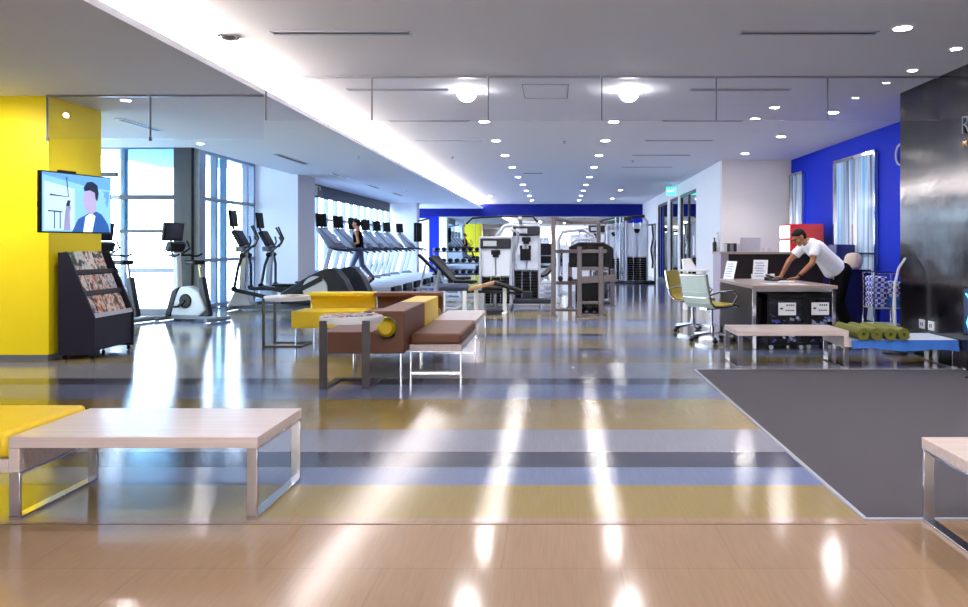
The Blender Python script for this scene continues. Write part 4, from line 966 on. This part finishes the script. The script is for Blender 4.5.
for k in range(6):
    o = MB().box((0, 0, .034), (.175, .3, .068)).build('folded_towel', ck, bevel=.02); put(o, (4.335, 10.07, .421+k*.069), random.uniform(-.05, .05))
    tag(o, f'blue and white checked towel in the left pile, {ORD[k]} from the bottom', 'towel', 'towels on the trolley')
for k in range(5):
    o = MB().box((0, 0, .034), (.175, .3, .068)).build('folded_towel', 'sheen' if k < 2 else ck, bevel=.02); put(o, (4.525, 10.07, .421+k*.069), random.uniform(-.05, .05))
    tag(o, f'blue towel in the right pile on the trolley, {ORD[k]} from the bottom', 'towel', 'towels on the trolley')
# grey bin
t = tag(MB().lathe([(.14, 0), (.17, .5), (.18, .5), (.18, .53), (.15, .53)], (3.84, 11.3, 0), 20).build('waste_bin', 'grey'), 'grey waste bin beside the towel trolley', 'bin')
# curved chrome pole
t = thing('curved_pole_stand', 'white curved pole stand on a black base behind the blue bench', 'stand', (3.93, 8.62, 0))
MB().lathe([(.14, 0), (.14, .02), (.05, .05), (.03, .07)], n=20).build('base', 'black', t)
MB().tube([(0, 0, .06), (-.0, 0, .3), (-.01, 0, .5), (.0, 0, .8), (.04, 0, .98), (.12, 0, 1.1)], [.02, .022, .022, .016, .014, .012]).build('pole', 'lgrey', t)

# outlets
for k, (y, m, lb) in enumerate(((8.36, 'lgrey', 'far one, greyish'), (8.16, 'white', 'near one, white'))):
    t = thing('wall_socket', f'socket low on the black stone wall, {lb}', 'socket', (4.12, y, .37), 0, 'wall sockets')
    MB().bx(-.012, 0, -.06, .06, -.05, .05).build('face_plate', m, t, .004)
    MB().bx(-.014, -.012, -.025, -.01, -.02, .02).bx(-.014, -.012, .01, .025, -.02, .02).build('socket_holes', 'black', t)
# letters
def wall_text(body, size, loc, m, label, ext=.012):
    c = bpy.data.curves.new('wall_lettering', 'FONT'); c.body = body; c.size = size; c.extrude = ext; c.offset = -size*.018; c.materials.append(M[m])
    o = bpy.data.objects.new('wall_lettering', c); C.objects.link(o); o.location = loc; o.rotation_euler = (PI/2, 0, -PI/2); o = solid(o); tag(o, label, 'letter'); return o
wall_text('R', .26, (4.105, 7.53, 2.36), 'steel', 'large pale raised letter R on the black stone wall')
wall_text('M', .09, (4.11, 7.52, 2.23), 'tanwood', 'small peach letter below the large R on the black wall', .006)
# ring logo on the blue wall
t = thing('ring_emblem', 'white ring emblem on the blue wall, half behind the black wall', 'emblem', (5.04, 10.85, 2.56))
r_ = MB()
for k in range(40):
    a = 2*PI*k/40; b2 = 2*PI*(k+1)/40
    r_.bar((-.01, .15*math.cos(a), .15*math.sin(a)), (-.01, .15*math.cos(b2), .15*math.sin(b2)), .02, .022, (1, 0, 0))
r_.build('ring', 'white', t)
# glowing display by the right wall
t = thing('light_display', 'glowing cyan display with a moving figure low by the black wall', 'display', (3.97, 7.02, 0), -.5)
MB().bx(-.12, .12, 0, .04, .40, .86).bx(-.02, .02, 0, .04, 0, .40).bx(-.1, .1, -.05, .09, 0, .02).build('housing', 'black', t, .006)
s_ = MB().bx(-.11, .11, -.003, 0, .42, .84).build('screen', mat('screen_deep_blue', S(8, 40, 80), .2, emit=.25), t)
fig = MB().cap((-.05, -.005, .62), (-.04, -.005, .72), .02, .025).sph((-.04, -.005, .77), (.018, .004, .022)).cap((-.05, -.005, .62), (-.08, -.005, .52), .014, .01).cap((-.08, -.005, .52), (-.06, -.005, .44), .01, .008).cap((-.05, -.005, .62), (.0, -.005, .54), .014, .01).cap((.0, -.005, .54), (-.01, -.005, .45), .01, .008).cap((-.04, -.005, .71), (-.09, -.005, .79), .01, .008).cap((-.04, -.005, .71), (.03, -.005, .68), .01, .008)
for i_, v in enumerate(fig.v): fig.v[i_] = (v[0], -.005+(v[1]+.005)*.1, v[2])
fig.build('glowing_figure', mat('cyan_glow', S(90, 230, 250), .3, emit=.8), s_)

# yoga mats and cloth on the low end of the bench
for k in range(4):
    x = 3.13+k*.137
    o = MB(); 
    pts = []
    for q in range(60):
        a = q/60*2*PI*4; rr = .012+.05*q/60; pts.append((rr*math.cos(a), rr*math.sin(a)))
    m = MB()
    for q in range(59):
        (x1_, z1_), (x2_, z2_) = pts[q], pts[q+1]
        rn = .0062
        n1 = Vector((x1_, z1_)).normalized()*rn; n2 = Vector((x2_, z2_)).normalized()*rn
        m.add([(x1_-n1.x, -.32, z1_-n1.y), (x1_+n1.x, -.32, z1_+n1.y), (x2_+n2.x, -.32, z2_+n2.y), (x2_-n2.x, -.32, z2_-n2.y),
               (x1_-n1.x, .32, z1_-n1.y), (x1_+n1.x, .32, z1_+n1.y), (x2_+n2.x, .32, z2_+n2.y), (x2_-n2.x, .32, z2_-n2.y)],
              [(0, 1, 2, 3), (7, 6, 5, 4), (1, 5, 6, 2), (0, 3, 7, 4)])
    o = m.build('rolled_yoga_mat', 'rmat', smooth=60); o.location = (x, 7.88, .353)
    tag(o, f'rolled olive green mat on the blue cloth, {["leftmost", "second from the left", "third from the left", "rightmost"][k]}', 'yoga mat', 'rolled mats on the bench')
t = thing('draped_cloth', 'blue cloth with pale top draped over the low end of the bench', 'cloth', (3.02, 7.58, 0))
MB().bx(0, 1.08, .0, .60, .279, .289).build('pale_top', 'pcloth', t)
v = MB(); n = 60
for k in range(n):
    xa = k/n*1.08; xb = (k+1)/n*1.08
    ya = -.004-.010*abs(math.sin(xa*16)); yb = -.004-.010*abs(math.sin(xb*16))
    za = .200+.012*math.sin(xa*9)-.02*xa; zb = .200+.012*math.sin(xb*9)-.02*xb
    v.add([(xa, 0, .289), (xb, 0, .289), (xb, yb, zb), (xa, ya, za)], [(0, 1, 2, 3)])
v.build('hanging_edge', 'sheen', t, smooth=60)

# ------------------------------------------------------------------ people
def remesh(o, vs, it=3):
    md = o.modifiers.new('r', 'REMESH'); md.mode = 'VOXEL'; md.voxel_size = vs; md.use_smooth_shade = True
    s = o.modifiers.new('s', 'SMOOTH'); s.iterations = it; s.factor = .5
def hand(mb, wrist, dirv, palmn, spread=1, sc=1.0, curl=.5):
    """palm with five bent fingers; dirv = finger direction, palmn = palm normal (downwards), spread = thumb side (+1/-1)"""
    d = Vector(dirv).normalized(); n = Vector(palmn).normalized(); s = d.cross(n).normalized(); n = s.cross(d).normalized()
    w = Vector(wrist)
    for q in (-.026, -.009, .009, .026): mb.cap(w+s*q*.8*sc, w+(d*.085+s*q)*sc, .014*sc, .012*sc)
    for k, (q, L) in enumerate(((-.030, .060), (-.010, .074), (.010, .070), (.030, .052))):
        b = w+(d*.085+s*q)*sc; m1 = b+(d*L*.45+s*q*.15+n*.004)*sc; m2 = m1+(d*L*.32+n*L*curl*.35)*sc; m3 = m2+(d*L*.2+n*L*curl*.4)*sc
        mb.cap(b, m1, .0095*sc, .009*sc); mb.cap(m1, m2, .009*sc, .0082*sc); mb.cap(m2, m3, .0082*sc, .0075*sc)
    b = w+(d*.025-s*spread*.026)*sc; m1 = b+(d*.03-s*spread*.03+n*.008)*sc; m2 = m1+(d*.032-s*spread*.010+n*.01)*sc
    mb.cap(b, m1, .013*sc, .011*sc); mb.cap(m1, m2, .011*sc, .0085*sc)
def head(mb, c, f, u):
    """head centre c, face direction f, up u"""
    c = Vector(c); f = Vector(f).normalized(); u = Vector(u); s = f.cross(u).normalized(); u = s.cross(f).normalized()
    R = Matrix((s, f, u)).transposed()
    def e(off, r):
        t = MB().sph((0, 0, 0), r, 16, 12)
        mb.add([R @ (Vector(v)+Vector(off))+c for v in t.v], t.f)
    e((0, -.012, .025), (.076, .094, .088)); e((0, .02, -.045), (.056, .064, .066)); e((0, .052, -.092), (.026, .026, .022))
    e((0, .098, -.018), (.013, .020, .020)); e((0, .088, .010), (.010, .012, .026)); e((0, .080, .028), (.055, .018, .012))
    e((0, .078, -.055), (.026, .016, .006)); e((0, .077, -.067), (.022, .015, .006))
    for k in (-1, 1):
        e((k*.078, -.008, -.005), (.010, .020, .032)); e((k*.040, .055, -.025), (.024, .024, .022))
    return R, c
def hair_part(R, c, parent, m='hair', long=False):
    h = MB()
    def e(off, r):
        t = MB().sph((0, 0, 0), r, 16, 12); h.add([R @ (Vector(v)+Vector(off))+c for v in t.v], t.f)
    e((0, -.022, .045), (.083, .096, .080)); e((0, -.055, .0), (.076, .060, .078)); e((0, .028, .088), (.060, .040, .024))
    if long:
        e((0, -.12, .02), (.03, .04, .03)); e((0, -.14, -.05), (.022, .025, .07))
    o = h.build('hair', m, parent); remesh(o, .009, 2)
def face_parts(R, c, parent, glasses=False):
    ey = MB(); br = MB(); li = MB(); gm = MB()
    def e(mb, off, r):
        t = MB().sph((0, 0, 0), r, 10, 6); mb.add([R @ (Vector(v)+Vector(off))+c for v in t.v], t.f)
    for k in (-1, 1):
        e(ey, (k*.031, .083, .008), (.012, .007, .006)); e(br, (k*.031, .092, .026), (.018, .006, .004))
    e(li, (0, .093, -.061), (.022, .005, .005))
    ey.build('eyes', 'black', parent); br.build('eyebrows', 'hair', parent); li.build('lips', mat('lips', S(160, 90, 84), .5), parent)
    if glasses:
        for k in (-1, 1):
            ps = [R @ Vector((k*.034+.024*math.cos(a*PI/6), .101, .008+.018*math.sin(a*PI/6)))+c for a in range(13)]
            gm.tube(ps, .0025, 6); gm.tube([R @ Vector((k*.058, .1, .012))+c, R @ Vector((k*.086, .0, .012))+c], .0022, 6)
        gm.tube([R @ Vector((-.01, .103, .01))+c, R @ Vector((.01, .103, .01))+c], .0022, 6)
        gm.build('glasses', 'black', parent)

# man leaning over the desk (stands at the right end, bent towards -x)
X0, Y0 = 4.10, 10.62
t = thing('person', 'man in white polo and black trousers leaning over the desk', 'person', (X0, Y0, 0))
L = lambda x, y, z: Vector((x-X0, y-Y0, z))
hipc = L(4.06, 10.62, .88); chest = L(3.72, 10.62, 1.19); neckb = L(3.60, 10.62, 1.285); hc = L(3.475, 10.60, 1.355)
shN = L(3.66, 10.43, 1.235); shF = L(3.62, 10.80, 1.245)
elN = L(3.57, 10.33, 1.00); wrN = L(3.36, 10.30, .805)
elF = L(3.42, 10.86, 1.02); wrF = L(3.24, 10.66, .80)
b = MB()
R, c = head(b, hc, (-.80, -.18, -.56), (-.5, 0, .8))
b.cap(neckb, hc+Vector((.03, 0, -.03)), .058, .054)
b.cap(hipc, chest, .12, .13); b.cap(chest+Vector((0, -.09, 0)), chest+Vector((0, .09, 0)), .10, .10); b.cap(neckb, chest, .07, .11)
b.cap(hipc+Vector((0, -.07, 0)), hipc+Vector((0, .07, 0)), .115, .115)
for sh, el, wr in ((shN, elN, wrN), (shF, elF, wrF)):
    b.cap(chest, sh, .09, .055); b.cap(sh, el, .050, .040); b.cap(el, el.lerp(wr, .35), .040, .038); b.cap(el.lerp(wr, .35), wr, .038, .026)
hand(b, wrN, (-.9, .15, -.12), (-.1, 0, -1), -1, curl=.5); hand(b, wrF, (-.95, -.1, -.12), (-.1, 0, -1), 1, curl=.6)
legs = []
for sg, kx, fx in ((-1, 4.00, 4.12), (1, 4.06, 4.20)):
    hp = hipc+Vector((0, sg*.09, -.02)); kn = L(kx, 10.62+sg*.11, .48); an = L(fx, 10.62+sg*.12, .09)
    b.cap(hp, kn, .088, .058); b.cap(kn, kn.lerp(an, .3), .056, .058); b.cap(kn.lerp(an, .3), an, .058, .036); b.cap(an, an+Vector((-.12, 0, -.045)), .036, .03); legs.append((hp, kn, an))
o = b.build('body', 'skin', t); remesh(o, .0075, 2)
hair_part(R, c, t); face_parts(R, c, t, True)
s1 = MB()
s1.cap(hipc+Vector((-.02, 0, .02)), chest, .135, .135); s1.cap(hipc+Vector((-.03, -.07, .01)), chest+Vector((0, -.10, 0)), .115, .118); s1.cap(hipc+Vector((-.03, .07, .01)), chest+Vector((0, .10, 0)), .115, .118)
s1.cap(chest+Vector((-.06, 0, .05)), neckb+Vector((.03, 0, -.02)), .11, .066)
for sh, el in ((shN, elN), (shF, elF)):
    s1.cap(chest, sh, .105, .074); s1.tube([sh, sh.lerp(el, .62)], [.070, .072], 14)
s1.tube([hipc+Vector((.05, 0, -.04)), hipc+Vector((-.02, 0, .02))], [.148, .152], 18)
# belly of the loose shirt hanging down
s1.cap(hipc+Vector((-.14, 0, -.01)), chest+Vector((.05, 0, -.06)), .095, .10)
o = s1.build('polo_shirt', 'shirt', t); remesh(o, .011, 3)
s2 = MB().tube([neckb+Vector((.035, 0, -.025)), neckb+Vector((-.01, 0, .02))], [.075, .066], 16).build('shirt_collar', 'shirt', t)
p = MB(); p.cap(hipc+Vector((.02, -.06, 0)), hipc+Vector((.02, .06, 0)), .13, .13)
for hp, kn, an in legs:
    p.cap(hp+Vector((.01, 0, 0)), kn, .112, .085); p.tube([kn, an+Vector((.01, 0, .0))], [.085, .072], 14); p.sph(kn, .085)
o = p.build('trousers', 'pants', t); remesh(o, .012, 3)
for (hp, kn, an) in legs:
    MB().cap(an+Vector((.02, 0, -.045)), an+Vector((-.15, 0, -.055)), .045, .036).cap(an+Vector((0, 0, -.03)), an+Vector((-.05, 0, -.04)), .05, .045).build('shoe', 'black', t)
wp = wrN.lerp(elN, .1); MB().tube([wrN.lerp(elN, .06), wrN.lerp(elN, .14)], [.033, .034], 14).build('wristwatch', 'black', t)

# person walking on the treadmill, facing -x
X0, Y0 = -5.30, 20.5
t = thing('person', 'person in dark sleeveless top walking on a treadmill', 'person', (X0, Y0, .19))
V = Vector; zf = 0
hipc = V((0, 0, .93)); chest = V((-.04, 0, 1.33)); neckb = V((-.04, 0, 1.47)); hc = V((-.08, 0, 1.64))
b = MB(); R, c = head(b, hc, (-1, 0, -.08), (0, 0, 1))
b.cap(neckb, hc+V((.03, 0, -.04)), .052, .05); b.cap(hipc, chest, .11, .12); b.cap(chest+V((0, -.09, 0)), chest+V((0, .09, 0)), .085, .085); b.cap(hipc+V((0, -.06, 0)), hipc+V((0, .06, 0)), .11, .11)
b.cap(neckb, chest, .06, .1)
for sg, ex in ((-1, .02), (1, -.02)):
    sh = V((-.03, sg*.18, 1.40)); el = V((.02+ex, sg*.24, 1.13)); wr = V((-.20, sg*.26, 1.02))
    b.cap(chest, sh, .08, .052); b.cap(sh, el, .046, .036); b.cap(el, wr, .036, .025); hand(b, wr, (-1, 0, -.05), (0, 0, -1), sg)
lg = []
for sg, kn, an in ((-1, V((-.16, -.09, .52)), V((-.10, -.09, .10))), (1, V((.06, .09, .50)), V((.34, .09, .16)))):
    hp = hipc+V((0, sg*.085, -.03)); b.cap(hp, kn, .083, .056); b.cap(kn, kn.lerp(an, .3), .054, .055); b.cap(kn.lerp(an, .3), an, .055, .034); b.cap(an, an+V((-.1, 0, -.06)), .034, .028); lg.append((hp, kn, an, sg))
o = b.build('body', 'skin', t); remesh(o, .009, 2)
hair_part(R, c, t, long=True); face_parts(R, c, t)
s1 = MB().cap(hipc+V((0, 0, .06)), chest, .128, .135).cap(chest+V((0, -.08, .0)), chest+V((0, .08, .0)), .10, .10).cap(hipc+V((0, -.05, .03)), chest+V((0, -.06, -.05)), .11, .11).cap(hipc+V((0, .05, .03)), chest+V((0, .06, -.05)), .11, .11)
o = s1.build('sleeveless_top', 'pants', t); remesh(o, .012, 3)
p = MB().cap(hipc+V((0, -.06, 0)), hipc+V((0, .06, 0)), .122, .122)
for hp, kn, an, sg in lg: p.cap(hp, kn, .095, .068); p.cap(kn, an+V((.0, 0, .03)), .066, .045)
o = p.build('leggings', mat('blue_grey_leggings', S(70, 78, 104), .7), t); remesh(o, .012, 2)
for hp, kn, an, sg in lg:
    d_ = V((-.17, 0, -.03)) if sg < 0 else V((-.10, 0, -.11))
    MB().cap(an+V((.03, 0, -.055)) if sg < 0 else an+V((.02, 0, -.03)), an+d_+V((0, 0, -.03)), .042, .034).build('shoe', 'dgrey', t)

# ------------------------------------------------------------------ view
sc = bpy.context.scene
sc.view_settings.view_transform = 'Standard'; sc.view_settings.look = 'None'; sc.view_settings.exposure = .9
sc.cycles.max_bounces = 8; sc.cycles.transparent_max_bounces = 12; sc.cycles.sample_clamp_indirect = 6
sc.cycles.use_denoising = True
try: sc.cycles.use_light_tree = True
except Exception: pass
